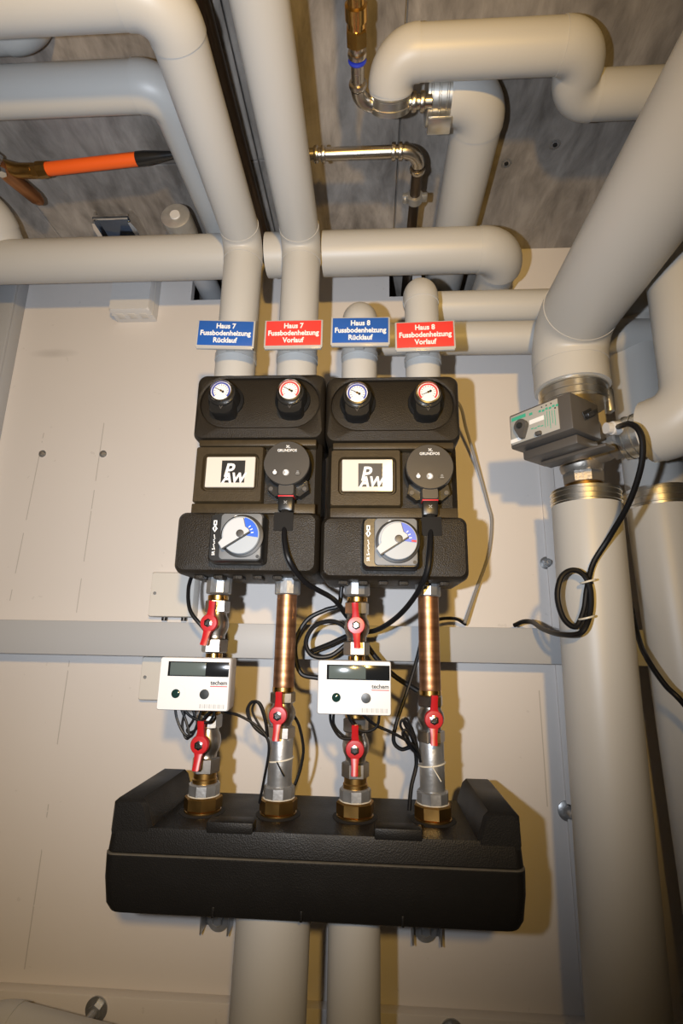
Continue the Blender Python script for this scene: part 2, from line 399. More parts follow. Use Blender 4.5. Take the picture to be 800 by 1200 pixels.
# long ceiling-level cross pipe, its jacket butted against the two risers
h1 = thing('insulated_pipe', (-0.6, 0.958, 0.822), 'cream cross pipe behind the two Haus 7 pipes, with an elbow at its right end', 'pipe')
rh = 0.0465
for a, b in ((-1.749, -0.3125), (-0.2315, -0.1885), (-0.1075, 0.235)):
    obj('pipe_section', MB().tube([(a, 0.958, 0.822), (b, 0.958, 0.822)], rh, 44), J, h1)
arc = corner_arc((0.1, 0.958, 0.822), (0.288, 0.958, 0.822), (0.288, 1.3, 0.822), 0.053)
obj('elbow', MB().tube([V((0.230, 0.958, 0.822))] + arc, rh + 0.0012, 44), J, h1)
obj('pipe_section', MB().tube([arc[-1], (0.288, 1.32, 0.822 + 0.03)], rh - 0.004, 44), J, h1)
# pipe along the ceiling into the wall, with end band
c2 = pipe_run('insulated_pipe', 'cream pipe along the ceiling into the wall, silver end band at its bend', [(0.132, 0.702, 0.926), (0.192, 0.702, 0.926), (0.192, 1.30, 0.926)], 0.0465, 0.053, n=44)
band('end_band', (0.094, 0.702, 0.926), (0.134, 0.702, 0.926), 0.047, c2)
obj('band_clip', MB().box((0.116, 0.712, 0.868), (0.04, 0.03, 0.006), 0.002), 'foil', c2)
# stepped pipe upper right
c3 = pipe_run('insulated_pipe', 'cream pipe at the ceiling upper right, stepping sideways in a short S bend', [(0.031, 0.668, 0.893), (0.031, 0.622, 0.905), (0.335, 0.622, 0.905), (0.335, 0.700, 0.905), (1.549, 0.700, 0.905)], 0.0365, [0.040, 0.0385, 0.0385], n=44)
band('end_band', (0.031, 0.664, 0.894), (0.031, 0.694, 0.886), 0.034, c3, ribs=2)
# left hand pipes
pipe_run('insulated_pipe', 'cream pipe from the left edge turning towards the wall, above the orange sleeve', [(-1.749, 0.645, 0.894), (-0.346, 0.645, 0.894), (-0.346, 1.30, 0.934)], 0.037, 0.045, n=44)
pipe_run('insulated_pipe', 'short stub of grey pipe with rounded elbow at the top left edge', [(-1.749, 0.588, 0.948), (-0.556, 0.588, 0.948), (-0.556, 0.588, 1.08)], 0.0325, 0.0345, n=40)
pipe_run('insulated_pipe', 'cream pipe elbow at the left edge just above the long cross pipe', [(-1.749, 0.888, 0.914), (-0.848, 0.888, 0.914), (-0.848, 0.975, 0.850)], 0.0455, 0.048, n=40)
# capped stub
st = thing('pipe_stub', (-0.425, 0.93, 0.906), 'silver foil wrapped pipe stub with capped end pointing out of the wall', 'pipe')
obj('foil_wrap', MB().lathe([(0.001, 0), (0.028, 0), (0.0325, 0.002), (0.0335, 0.012), (0.033, 0.05), (0.0325, 0.058)], (-0.437, 0.925, 0.906), (0, 1, 0), 32), 'foil_dull', st)
obj('end_plug', MB().lathe([(0.011, -0.004), (0.012, 0)], (-0.437, 0.926, 0.906), (0, 1, 0), 20), 'white', st)
obj('pipe_section', MB().tube([(-0.437, 0.983, 0.906), (-0.437, 1.30, 0.906)], 0.029, 32), 'greyplastic', st)
# tall right hand pipe with bend overhead
R1 = pipe_run('large_insulated_pipe', 'widest cream pipe, coming overhead from the upper right and bending down to the grey actuator', [(0.388, 0.93, 0.474), (0.388, 0.93, 0.600), (0.392, -1.899, 0.600)], 0.0685, 0.073, n=56)
band('end_band', (0.388, 0.93, 0.436), (0.388, 0.93, 0.476), 0.061, R1)
obj('band_clip', MB().box((0.443, 0.905, 0.437), (0.012, 0.02, 0.045), 0.003), 'foil', R1)
R1l = thing('large_insulated_pipe', (0.377, 0.93, F), 'tall cream pipe below the grey actuator with a silver band at its top', 'pipe')
obj('pipe_section', MB().tube([(0.3645, 0.93, F), (0.3925, 0.93, 0.244)], 0.0585, 52), J, R1l)
band('end_band', (0.3925, 0.93, 0.240), (0.393, 0.93, 0.268), 0.0592, R1l)
R2 = thing('large_insulated_pipe', (0.612, 1.03, F), 'upright cream pipe at the right edge with a silver band, behind the slanted branch', 'pipe')
obj('pipe_section', MB().tube([(0.612, 1.03, F), (0.577, 1.03, 0.262)], 0.0585, 52), J, R2)
band('end_band', (0.577, 1.03, 0.262), (0.576, 1.03, 0.300), 0.0592, R2)
obj('pipe_section', MB().tube([(0.576, 1.03, 0.300), (0.570, 1.03, 0.97)], 0.0545, 52), J, R2)
ax = V((0.61, -0.79, 0)).normalized(); vc = V((0.391, 0.93, 0.345))
ta = vc + ax * 0.132; tb = vc + ax * 0.175
TB = pipe_run('large_insulated_pipe', 'cream branch pipe bending up from the side port of the mixing valve', [vc + ax * 0.125, vc + ax * 0.205 + V((0, 0, -0.002)), vc + ax * 0.205 + V((0.004, 0, 0.455)), V((1.549, 0.768, 0.80))], 0.053, 0.062, n=52)
band('end_band', vc + ax * 0.085, vc + ax * 0.127, 0.037, TB)
# pipes below the manifold
L1 = thing('insulated_pipe', (-0.15, 0.93, F), 'wider cream pipe dropping from the underside of the black manifold', 'pipe')
obj('pipe_section', MB().tube([(-0.168, 0.925, F), (-0.150, 0.925, -0.405)], 0.058, 48), J, L1)
L2 = thing('insulated_pipe', (-0.024, 0.93, F), 'narrower cream pipe dropping from the underside of the black manifold', 'pipe')
obj('pipe_section', MB().tube([(-0.022, 0.925, F), (-0.024, 0.925, -0.405)], 0.0405, 48), J, L2)
pipe_run('insulated_pipe', 'cream pipe low at the bottom left corner below the manifold', [(-0.66, 0.99, F), (-0.66, 0.99, -0.640), (-0.27, 0.99, -0.70), (-0.27, 0.99, F)], 0.048, [0.06, 0.06], n=40)

# ------------------------------------------------------------------ pump groups
def pump_group(cx, label, glare):
    t = thing('pump_group', (cx, 0.92, 0.088), label, 'pump')
    g0, g1 = 'foam', 'foam_fine'
    # upper shell with a long oval recess for the two thermometers
    zc = 0.412
    mb = MB().loft([rrect(cx, zc, 0.236, 0.126, 0.014, 1.0), rrect(cx, zc, 0.246, 0.134, 0.016, 0.99), rrect(cx, zc, 0.246, 0.134, 0.016, 0.884),
                    rrect(cx, zc, 0.238, 0.126, 0.016, 0.874), rrect(cx, 0.419, 0.232, 0.106, 0.05, 0.871), rrect(cx, 0.419, 0.226, 0.100, 0.05, 0.873), rrect(cx, 0.419, 0.224, 0.098, 0.049, 0.879),
                    rrect(cx, 0.419, 0.216, 0.090, 0.045, 0.878)])
    obj('top_shell', mb, g0, t)
    for i, xx in enumerate((cx - 0.0635, cx + 0.0625)):
        pk = obj('thermometer_handle', MB().lathe([(0.034, 0.0), (0.033, 0.006), (0.0285, 0.010), (0.027, 0.030), (0.0245, 0.036)], (xx, 0.880, 0.424), (0, -1, 0), 36), 'black', t)
        fn = lambda a, b, d: (xx + a, d, 0.424 + b)
        poly = [(-0.0235, -0.006), (-0.0225, -0.030), (-0.018, -0.0365), (-0.008, -0.040), (0.008, -0.040), (0.018, -0.0365), (0.0225, -0.030), (0.0235, -0.006)]
        mb = MB().loft([[fn(a, b, 0.878) for a, b in poly], [fn(a, b, 0.850) for a, b in poly], [fn(a * 0.92, b * 0.95 - 0.0004, 0.846) for a, b in poly]])
        obj('grip', mb, 'black', pk)
        obj('bezel', MB().lathe([(0.0225, 0), (0.0225, 0.006), (0.0215, 0.009), (0.0188, 0.0095), (0.0180, 0.006)], (xx, 0.846, 0.426), (0, -1, 0), 40), 'chrome', pk)
        obj('dial', MB().lathe([(0.0182, 0), (0.0182, 0.0008)], (xx, 0.8405, 0.426), (0, -1, 0), 36), 'print', pk)
        a0, a1 = -0.75, PI + 0.75
        ring = MB(); n = 36
        ring.loft([[(xx + r_ * math.cos(a0 + (a1 - a0) * k / n), y_, 0.426 + r_ * math.sin(a0 + (a1 - a0) * k / n)) for (r_, y_) in ((0.0142, 0.8394), (0.0142, 0.8388), (0.0172, 0.8388), (0.0172, 0.8394))] for k in range(n + 1)])
        obj('dial_ring', ring, 'dialred' if i else 'dialblue', pk)
        tk = MB()
        for k in range(13):
            a = a0 + 0.1 + (a1 - a0 - 0.2) * k / 12
            tk.box((xx + 0.0118 * math.cos(a), 0.8391, 0.426 + 0.0118 * math.sin(a)), (0.0028, 0.0006, 0.0005), rot=Matrix.Rotation(-a, 3, 'Y'))
        o = obj('dial_marks', tk, 'ink', pk); o['kind'] = 'stuff'
        na = math.radians(205 if glare and i else 150)
        nd = MB()
        nd.prism([(-0.006 * 1, -0.0011), (0.0125, -0.0003), (0.0125, 0.0003), (-0.006, 0.0011)], 0.8384, 0.8379, lambda a, b, d: (xx + a * math.cos(na) - b * math.sin(na), d, 0.426 + a * math.sin(na) + b * math.cos(na)))
        nd.lathe([(0.0022, 0), (0.0022, 0.0012)], (xx - 0.0045 * math.cos(na), 0.8384, 0.426 - 0.0045 * math.sin(na)), (0, -1, 0), 12)
        obj('needle', nd, 'ink', pk)
        obj('hub', MB().lathe([(0.0021, 0), (0.0018, 0.0016)], (xx, 0.8384, 0.426), (0, -1, 0), 12), 'brightbrass', pk)
        tri = MB().prism([(-0.004, 0.003), (0, -0.005), (0.004, 0.003), (0.0026, 0.003), (0, -0.0022), (-0.0026, 0.003)], 0.8458, 0.8448, lambda a, b, d: (xx + a, d, 0.398 + b))
        obj('pointer_mark', tri, 'boxgrey', pk)
    # middle body
    mb = MB().loft([rrect(cx, 0.272, 0.226, 0.158, 0.008, 1.0), rrect(cx, 0.272, 0.236, 0.158, 0.010, 0.99), rrect(cx, 0.272, 0.236, 0.158, 0.010, 0.905), rrect(cx, 0.272, 0.222, 0.154, 0.008, 0.897), rrect(cx, 0.272, 0.214, 0.15, 0.006, 0.893)])
    obj('middle_shell', mb, g0, t)
    obj('front_strip', MB().box((cx + 0.001, 0.886, 0.3385), (0.218, 0.026, 0.0125), 0.0025), g1, t)
    obj('front_strip', MB().box((cx + 0.001, 0.882, 0.2115), (0.222, 0.030, 0.020), 0.0025), g1, t)
    pc = cx - 0.048; pz = 0.2775
    mb = MB().loft([rrect(pc, pz, 0.126, 0.106, 0.004, 0.900), rrect(pc, pz, 0.126, 0.106, 0.004, 0.874), rrect(pc, pz, 0.122, 0.102, 0.004, 0.870),
                    rrect(pc + 0.003, pz + 0.003, 0.104, 0.071, 0.010, 0.870), rrect(pc + 0.003, pz + 0.003, 0.099, 0.066, 0.009, 0.877), rrect(pc + 0.003, pz + 0.003, 0.094, 0.061, 0.006, 0.877), rrect(pc + 0.003, pz + 0.003, 0.092, 0.059, 0.005, 0.874)])
    fp = obj('front_plate', mb, g1, t)
    bd = obj('badge', MB().loft([rrect(pc + 0.003, pz + 0.004, 0.090, 0.0575, 0.002, 0.8745), rrect(pc + 0.003, pz + 0.004, 0.090, 0.0575, 0.002, 0.8715), rrect(pc + 0.003, pz + 0.004, 0.0885, 0.056, 0.002, 0.8705)]), 'logoplate', fp)
    lx, lz = pc + 0.0085, pz + 0.0045
    sq = obj('logo_square', MB().box((lx, 0.8703, lz), (0.043, 0.0008, 0.042)), 'ink', fp)
    l1 = text('lettering', 'P', 0.0350, (lx - 0.0090, 0.8696, lz + 0.0010), 'print', fp, bold=0.0008, shear=0.22, sx=0.95)
    l2 = text('lettering', 'AW', 0.0255, (lx + 0.0015, 0.8694, lz - 0.0132), 'print', fp, bold=0.0010, shear=0.22, sx=0.92)
    if glare:      # tilt added to this badge so it catches the lamp's glare
        RT = Matrix.Rotation(math.radians(8.5), 3, 'X'); piv = V(bd.location)
        for o in (bd, sq, l1, l2):
            o.data.transform(RT.to_4x4()); o.location = piv + RT @ (V(o.location) - piv) + V((0, -0.001, 0))
    # circulation pump
    px_, pz_ = cx + 0.0625, 0.2885
    pm = obj('circulation_pump', MB().lathe([(0.038, 0), (0.037, 0.012), (0.034, 0.016), (0.034, 0.024), (0.041, 0.028), (0.041, 0.046), (0.0395, 0.052), (0.036, 0.0535)], (px_, 0.900, pz_), (0, -1, 0), 48), 'black', t)
    obj('pump_face', MB().lathe([(0.0405, 0), (0.0405, 0.0045), (0.0395, 0.006), (0.001, 0.0066)], (px_, 0.848, pz_), (0, -1, 0), 56), 'pumpface', pm)
    yf = 0.8412
    text('lettering', 'GRUNDFOS', 0.0068, (px_, yf, pz_ + 0.0225), 'print', pm, bold=0.0001, sx=0.95)
    xm = MB()
    for a in (0.75, -0.75): xm.box((px_ + 0.0008, yf, pz_ + 0.0298), (0.0065, 0.0006, 0.0014), rot=Matrix.Rotation(a, 3, 'Y'))
    xm.box((px_ + 0.0032, yf, pz_ + 0.0278), (0.004, 0.0006, 0.0012))
    obj('emblem', xm, 'print', pm)
    for k, dx in enumerate((-0.020, -0.0005, 0.020)):
        bt = obj('pump_button', MB().lathe([(0.0058, 0), (0.0056, 0.0008)], (px_ + dx, yf + 0.0006, pz_ - 0.018), (0, -1, 0), 20), 'pumpface' if k != 1 else 'printgrey', pm)
        ic = MB()
        if k == 0: ic.lathe([(0.0036, 0), (0.0034, 0.0006)], (px_ + dx, yf - 0.0003, pz_ - 0.018), (0, -1, 0), 12); ic.box((px_ + dx, yf - 0.0005, pz_ - 0.0135), (0.003, 0.0005, 0.0009))
        elif k == 1: ic.prism([(-0.0035, -0.0045), (0.001, -0.0045), (0.0045, 0), (0.001, 0.0045), (-0.0035, 0.0045), (0.0, 0)], yf - 0.0001, yf - 0.0006, lambda a, b, d: (px_ + dx + a, d, pz_ - 0.018 + b))
        else:
            for q in range(3): ic.box((px_ + dx, yf - 0.0002, pz_ - 0.0205 + q * 0.0024), (0.0065 - q * 0.0016, 0.0006, 0.0009))
        obj('button_icon', ic, 'print' if k != 2 else 'printgrey', pm)
    obj('side_screw', MB().lathe([(0.0035, 0), (0.0032, 0.003)], (px_ + 0.036, 0.862, pz_ + 0.004), (0.7, -0.7, 0), 14), 'brightbrass', pm)
    for s in (-1, 1):
        obj('pump_flange', MB().prism([(0, -0.02), (s * 0.034, -0.026), (s * 0.037, -0.042), (s * 0.022, -0.054), (0, -0.05)], 0.889, 0.866, lambda a, b, d: (px_ + a, d, pz_ + b)), 'black', pm)
        obj('flange_screw', MB().lathe([(0.0042, 0), (0.004, 0.003)], (px_ + s * 0.030, 0.866, pz_ - 0.041), (0, -1, 0), 12), 'boxgrey', pm)
    obj('plug_housing', MB().loft([rrect(px_, pz_ - 0.047, 0.030, 0.022, 0.004, 0.880), rrect(px_, pz_ - 0.047, 0.030, 0.022, 0.004, 0.850), rrect(px_, pz_ - 0.047, 0.026, 0.018, 0.004, 0.846)]), 'pumpface', pm)
    pl = obj('plug', MB().box((px_, 0.858, pz_ - 0.0715), (0.026, 0.022, 0.027), 0.003), 'black', pm)
    obj('red_seal', MB().box((px_, 0.8585, pz_ - 0.0585), (0.0275, 0.0235, 0.0025), 0.0008), 'inkred', pl)
    obj('plug_nut', MB().lathe([(0.0085, 0), (0.0092, 0.004), (0.0092, 0.014), (0.0075, 0.018)], (px_, 0.853, pz_ - 0.084), (0, -0.18, -1), 8), 'black', pl)
    xm = MB()
    for a in (0.75, -0.75): xm.box((px_, 0.8466, pz_ - 0.070), (0.007, 0.0006, 0.001), rot=Matrix.Rotation(a, 3, 'Y'))
    obj('emblem', xm, 'printgrey', pl)
    # lower shell: deeper block, dark plate in place of an open plug throat
    zb = 0.147
    mb = MB().loft([rrect(cx, zb, 0.236, 0.102, 0.012, 1.0), rrect(cx, zb, 0.247, 0.108, 0.014, 0.985), rrect(cx, zb, 0.247, 0.108, 0.014, 0.858), rrect(cx, zb, 0.243, 0.104, 0.014, 0.846), rrect(cx, zb, 0.232, 0.095, 0.012, 0.8385), rrect(cx, zb, 0.2, 0.08, 0.01, 0.837)])
    obj('bottom_shell', mb, g0, t)
    obj('throat_shade', MB().box((px_, 0.8375, 0.182), (0.033, 0.004, 0.032), 0.001), 'dark', t)  # near-black plate painted as the shade of an opening
    for k in range(6): obj('underside_rib', MB().box((cx - 0.085 + k * 0.034, 0.878, 0.091), (0.016, 0.03, 0.008), 0.002), g0, t)
    # mixer actuator
    mx_, mz = cx - 0.0068, 0.1475
    ac = obj('mixer_actuator', MB().loft([rrect(mx_, mz, 0.086, 0.078, 0.007, 0.838), rrect(mx_, mz, 0.090, 0.082, 0.008, 0.834), rrect(mx_, mz, 0.090, 0.082, 0.008, 0.806), rrect(mx_, mz, 0.084, 0.076, 0.008, 0.800)]), 'black', t)
    obj('actuator_face', MB().loft([rrect(mx_ + 0.008, mz + 0.001, 0.069, 0.077, 0.006, 0.802), rrect(mx_ + 0.008, mz + 0.001, 0.066, 0.074, 0.006, 0.797), rrect(mx_ + 0.008, mz + 0.001, 0.055, 0.06, 0.006, 0.796)]), 'greyface', ac)
    kx, kz = mx_ + 0.0105, mz + 0.001
    obj('dial_well', MB().lathe([(0.0348, 0), (0.0348, 0.001), (0.0335, 0.0016)], (kx, 0.7958, kz), (0, -1, 0), 48), 'ink', ac)
    obj('knob_disc', MB().lathe([(0.0305, 0), (0.0305, 0.008), (0.0295, 0.0095), (0.001, 0.010)], (kx, 0.7945, kz), (0, -1, 0), 56), 'knobdisc', ac)
    yk = 0.7838
    sec = [(0.0285 * math.cos(a), 0.0285 * math.sin(a)) for a in [math.radians(-8 + 86 * k / 12) for k in range(13)]]
    inn = [(0.0100 * math.cos(a), 0.0100 * math.sin(a)) for a in [math.radians(78 - 86 * k / 12) for k in range(13)]]
    obj('blue_sector', MB().prism(sec + inn, yk + 0.0012, yk, lambda a, b, d: (kx + a, d, kz + b)), 'knobblue', ac)
    tx = MB()
    for a in (10, 26, 42): tx.box((kx + 0.0195 * math.cos(math.radians(a)), yk - 0.0002, kz + 0.0195 * math.sin(math.radians(a))), (0.0042, 0.0005, 0.0012), rot=Matrix.Rotation(-math.radians(a), 3, 'Y'))
    obj('scale_marks', tx, 'print', ac)
    if glare: obj('red_mark', MB().prism([(0.0285, -0.0035), (0.0285, -0.0002), (0.021, 0.0004), (0.021, -0.0025)], yk + 0.0006, yk - 0.0003, lambda a, b, d: (kx + a, d, kz + b)), 'inkred', ac)
    # silver pointer half: upper left half disc with a tail to the lower left
    ang = math.radians(213)
    ca, sa = math.cos(ang), math.sin(ang)
    def tl(al, lf): return (al * ca + lf * sa, al * sa - lf * ca)      # along the tail, offset to its upper left
    hd = [(0.027 * math.cos(a), 0.027 * math.sin(a)) for a in [math.radians(80 + 112 * k / 14) for k in range(15)]]
    hd += [tl(0.0355, 0.0065), tl(0.0355, -0.0045), tl(-0.0155, -0.0045), tl(-0.0165, -0.001), (0.0085, 0.0125)]
    fnk = lambda a, b, d: (kx + a, d, kz + b)
    obj('pointer', MB().loft([[fnk(a, b, yk + 0.001) for a, b in hd], [fnk(a, b, yk - 0.004) for a, b in hd], [fnk(a * 0.97, b * 0.97, yk - 0.005) for a, b in hd]]), 'silverknob', ac)
    obj('pointer_edge', MB().prism([tl(0.0355, -0.0045), tl(-0.0155, -0.0045), tl(-0.0155, -0.0066), tl(0.0345, -0.0066)], yk, yk - 0.004, fnk), 'ink', ac)
    obj('knob_screw', MB().lathe([(0.0062, 0), (0.0062, 0.0012), (0.0048, 0.0014), (0.0046, 0.0004), (0.0022, 0.0006)], (kx + 0.001, yk - 0.0048, kz + 0.001), (0, -1, 0), 24), 'pumpface', ac)
    obj('corner_badge', MB().lathe([(0.0046, 0), (0.0044, 0.0012)], (mx_ - 0.0005, 0.7965, mz + 0.0305), (0, -1, 0), 20), 'print', ac)
    text('badge_mark', '0', 0.007, (mx_ - 0.0005, 0.7951, mz + 0.0305), 'ink', ac)
    obj('corner_screw', MB().lathe([(0.003, 0), (0.0028, 0.001)], (mx_ + 0.037, 0.7972, mz - 0.0315), (0, -1, 0), 14), 'ink', ac)
    sd = MB()
    sd.prism([(0, 0.006), (0.0042, 0), (0, -0.006), (-0.0042, 0)], 0.8004, 0.7994, lambda a, b, d: (mx_ - 0.0355 + a, d, mz + 0.014 + b))
    sd.box((mx_ - 0.0355, 0.7998, mz + 0.0235), (0.0055, 0.0008, 0.008))
    for k in range(9): sd.box((mx_ - 0.0358 + 0.0006 * (k % 3), 0.7998, mz + 0.003 - 0.0026 * k), (0.0018, 0.0008, 0.0016))
    obj('side_print', sd, 'print', ac)
    ig = MB().box((mx_ - 0.0355, 0.7993, mz + 0.0235), (0.0022, 0.0008, 0.0045)); ig.box((mx_ - 0.0355, 0.7991, mz + 0.014), (0.002, 0.0008, 0.005))
    obj('side_print_gap', ig, 'ink', ac)
    text('side_lettering', 'SR 5', 0.0066, (mx_ - 0.0352, 0.7998, mz - 0.024), 'print', ac, bold=0.0001, rot=Matrix.Rotation(-PI / 2, 3, 'Y'))
    return t
U = (-0.210, 0.038)
pump_group(U[0], 'left black foam pump group, below the Haus 7 signs', False).location.z += 0.007
pump_group(U[1], 'right black foam pump group, below the Haus 8 signs', True)

# ------------------------------------------------------------------ name plates
def sign(x, z, col, s, label, tilt, r, rz, px):
    y = 0.820; k = y / 0.861; x *= k; z *= k        # the holders stand about 5 cm off the pipes
    t = thing('pipe_sign', (x, y, z), label, 'sign', 'name plates on the four pipes')
    RR = Matrix.Rotation(tilt, 3, 'Y') @ Matrix.Rotation(rz, 3, 'Z')
    def Q(a, b, c): return V((x, y, z)) + RR @ V((a, b, c))
    obj('sign_holder', MB().box(Q(0, 0.002, 0), (0.1068, 0.004, 0.0558), 0.0012, RR), 'signframe', t)
    obj('sign_plate', MB().box(Q(0, -0.0006, 0.0005), (0.1005, 0.0016, 0.0495), 0.0003, RR), col, t)
    for q, w in enumerate(s.split('\n')):
        text('lettering', w, 0.0141, Q(0, -0.0016, 0.0143 - 0.0145 * q), 'print', t, bold=0.00042, rot=RR, sx=0.90)
    obj('hinge_strip', MB().box(Q(0, 0.002, -0.0295), (0.103, 0.006, 0.0032), 0.001, RR), 'signframe', t)
    d = YP - r - y
    obj('sign_arm', MB().box(((x + px) / 2, y + d / 2 + 0.003, z), (0.018, d - 0.004, 0.010), 0.001, Matrix.Rotation(math.atan2(x - px, d), 3, 'Z')), 'signframe', t)
    obj('mounting_strap', MB().lathe([(r, 0), (r + 0.0012, 0), (r + 0.0012, 0.012), (r, 0.012)], (px, YP, z - 0.006), (0, 0, 1), 40), 'signframe', t)
for (x, z, col, s, lab, tilt, rz, r, SX) in (
    (-0.2805, 0.5645, 'blue', 'Haus 7\nFussbodenheizung\nRücklauf', 'blue Haus 7 Rücklauf sign, leftmost of the four pipe signs', 0.012, 0.05, r12 + 0.0004, XB[0]),
    (-0.1490, 0.5625, 'signred', 'Haus 7\nFussbodenheizung\nVorlauf', 'red Haus 7 Vorlauf sign between the two blue signs', 0.0, 0.0, r12 + 0.0004, XB[1]),
    (-0.0215, 0.5660, 'blue', 'Haus 8\nFussbodenheizung\nRücklauf', 'blue Haus 8 Rücklauf sign between the two red signs', 0.008, 0.0, r34 + 0.0004, XB[2]),
    (0.1000, 0.5545, 'signred', 'Haus 8\nFussbodenheizung\nVorlauf', 'red Haus 8 Vorlauf sign, rightmost of the four pipe signs', -0.012, -0.02, r34, XB[3])):
    sign(x, z, col, s, lab, tilt, r, rz, SX)

# ------------------------------------------------------------------ valves, copper pipes and meters under the pumps
def ball_valve(x, z0, z1, label, lever, ring='brightbrass'):
    """chromed ball valve between z1 (bottom) and z0 (top) with a red butterfly lever"""
    h = z0 - z1; zc = (z0 + z1) / 2 + 0.004
    t = thing('ball_valve', (x, YP, z1), label, 'valve')
    obj('valve_body', MB().lathe([(0.0165, 0.0), (0.019, 0.002), (0.019, h * 0.22), (0.0165, h * 0.26), (0.0165, h * 0.33), (0.0205, h * 0.42), (0.0222, h * 0.52), (0.0205, h * 0.63), (0.0170, h * 0.70), (0.0170, h * 0.76)], (x, YP, z1), (0, 0, 1), 36), 'nickel', t)
    obj('hex_end', MB().lathe([(0.019, 0), (0.0215, 0.002), (0.0215, h * 0.22), (0.019, h * 0.24)], (x, YP, z0 - h * 0.25), (0, 0, 1), 6, 0.3), 'nickel', t, angle=20)
    obj('hex_end', MB().lathe([(0.0195, 0), (0.0225, 0.002), (0.0225, h * 0.24), (0.0195, h * 0.26)], (x, YP, z1), (0, 0, 1), 6, 0.1), 'nickel', t, angle=20)
    obj('collar', MB().lathe([(0.0165, 0), (0.0182, 0.001), (0.0182, 0.008), (0.0165, 0.009)], (x, YP, z0 - 0.001), (0, 0, 1), 28), ring, t)
    obj('stem', MB().lathe([(0.0095, 0), (0.0095, 0.024)], (x, YP - 0.018, zc), (0, -1, 0), 20), 'nickel', t)
    yl = YP - 0.040
    hd = obj('lever', lever_mesh(x, yl, zc, lever), 'red', t)
    obj('lever_nut', MB().lathe([(0.0072, 0), (0.0072, 0.0035), (0.0045, 0.0042), (0.0042, 0.0025)], (x, yl - 0.006, zc), (0, -1, 0), 6), 'chrome', hd, angle=20)
    obj('stem_tip', MB().lathe([(0.0036, 0), (0.0032, 0.004)], (x, yl - 0.008, zc), (0, -1, 0), 14), 'chrome', hd)
    return t
def lever_mesh(x, y, z, ang):
    mb = MB(); n = 20
    R = Matrix.Rotation(ang, 3, 'Y')
    def P(a, d, b): return V((x, y, z)) + R @ V((a, d, b))
    mb.lathe([(0.0135, 0.006), (0.0148, 0.002), (0.0148, -0.004), (0.0135, -0.006), (0.008, -0.0065)], (x, y, z), (0, 1, 0), 28)
    for s in (1, -1):
        prof = [(0.0078, 0.009), (0.0058, 0.016), (0.0050, 0.026), (0.0054, 0.035), (0.0046, 0.0368)]
        loops = []
        for hw, b in prof:
            th = 0.0042 if b < 0.03 else 0.005
            yo = 0.0 + (b - 0.009) * -0.22
            loops.append([P(hw, yo - th, s * b), P(hw * 0.5, yo - th - 0.001, s * b), P(-hw * 0.5, yo - th - 0.001, s * b), P(-hw, yo - th, s * b), P(-hw, yo + th, s * b), P(hw, yo + th, s * b)])
        mb.loft(loops)
    return mb
def base_union(x, label, top):
    t = thing('union_fitting', (x, YP, -0.275), label, 'pipe fitting', 'brass unions on the manifold top')
    obj('brass_nut', MB().lathe([(0.027, 0), (0.0305, 0.002), (0.0305, 0.018), (0.028, 0.0205)], (x, YP, -0.2735), (0, 0, 1), 8, 0.2), 'brass', t, angle=20)
    obj('brass_flange', MB().lathe([(0.029, 0), (0.0295, 0.001), (0.0295, 0.0035), (0.027, 0.005)], (x, YP, -0.2775), (0, 0, 1), 36), 'brass', t)
    obj('galvanised_nut', MB().lathe([(0.023, 0), (0.0255, 0.002), (0.0255, 0.017), (0.023, 0.019)], (x, YP, -0.2535), (0, 0, 1), 10, 0.1), 'galv', t, angle=20)
    obj('sealing_hemp', MB().lathe([(0.024, 0), (0.0262, 0.0015), (0.024, 0.003)], (x, YP, -0.2548), (0, 0, 1), 30), 'tie', t)
    if top: obj('brass_neck', MB().lathe([(0.0200, 0), (0.0200, 0.006), (0.0185, 0.008), (0.0185, 0.016)], (x, YP, -0.2350), (0, 0, 1), 30), 'brass', t)
    return t
def outlet_nut(x, label, r=0.0225):
    t = thing('outlet_nut', (x, YP, 0.076), label, 'pipe fitting', 'grey nuts under the pump groups')
    obj('hex_nut', MB().lathe([(r - 0.002, 0), (r, 0.002), (r, 0.030), (r - 0.002, 0.032)], (x, YP, 0.072), (0, 0, 1), 12, 0.1), 'galv', t, angle=20)
    return t
where = ('first', 'second', 'third', 'fourth')
for k, x in enumerate(XB):
    outlet_nut(x, 'grey galvanised nut under the pump groups, %s from the left' % where[k])
    base_union(x, 'brass union with galvanised nut on the manifold, %s from the left' % where[k], k in (0, 2))
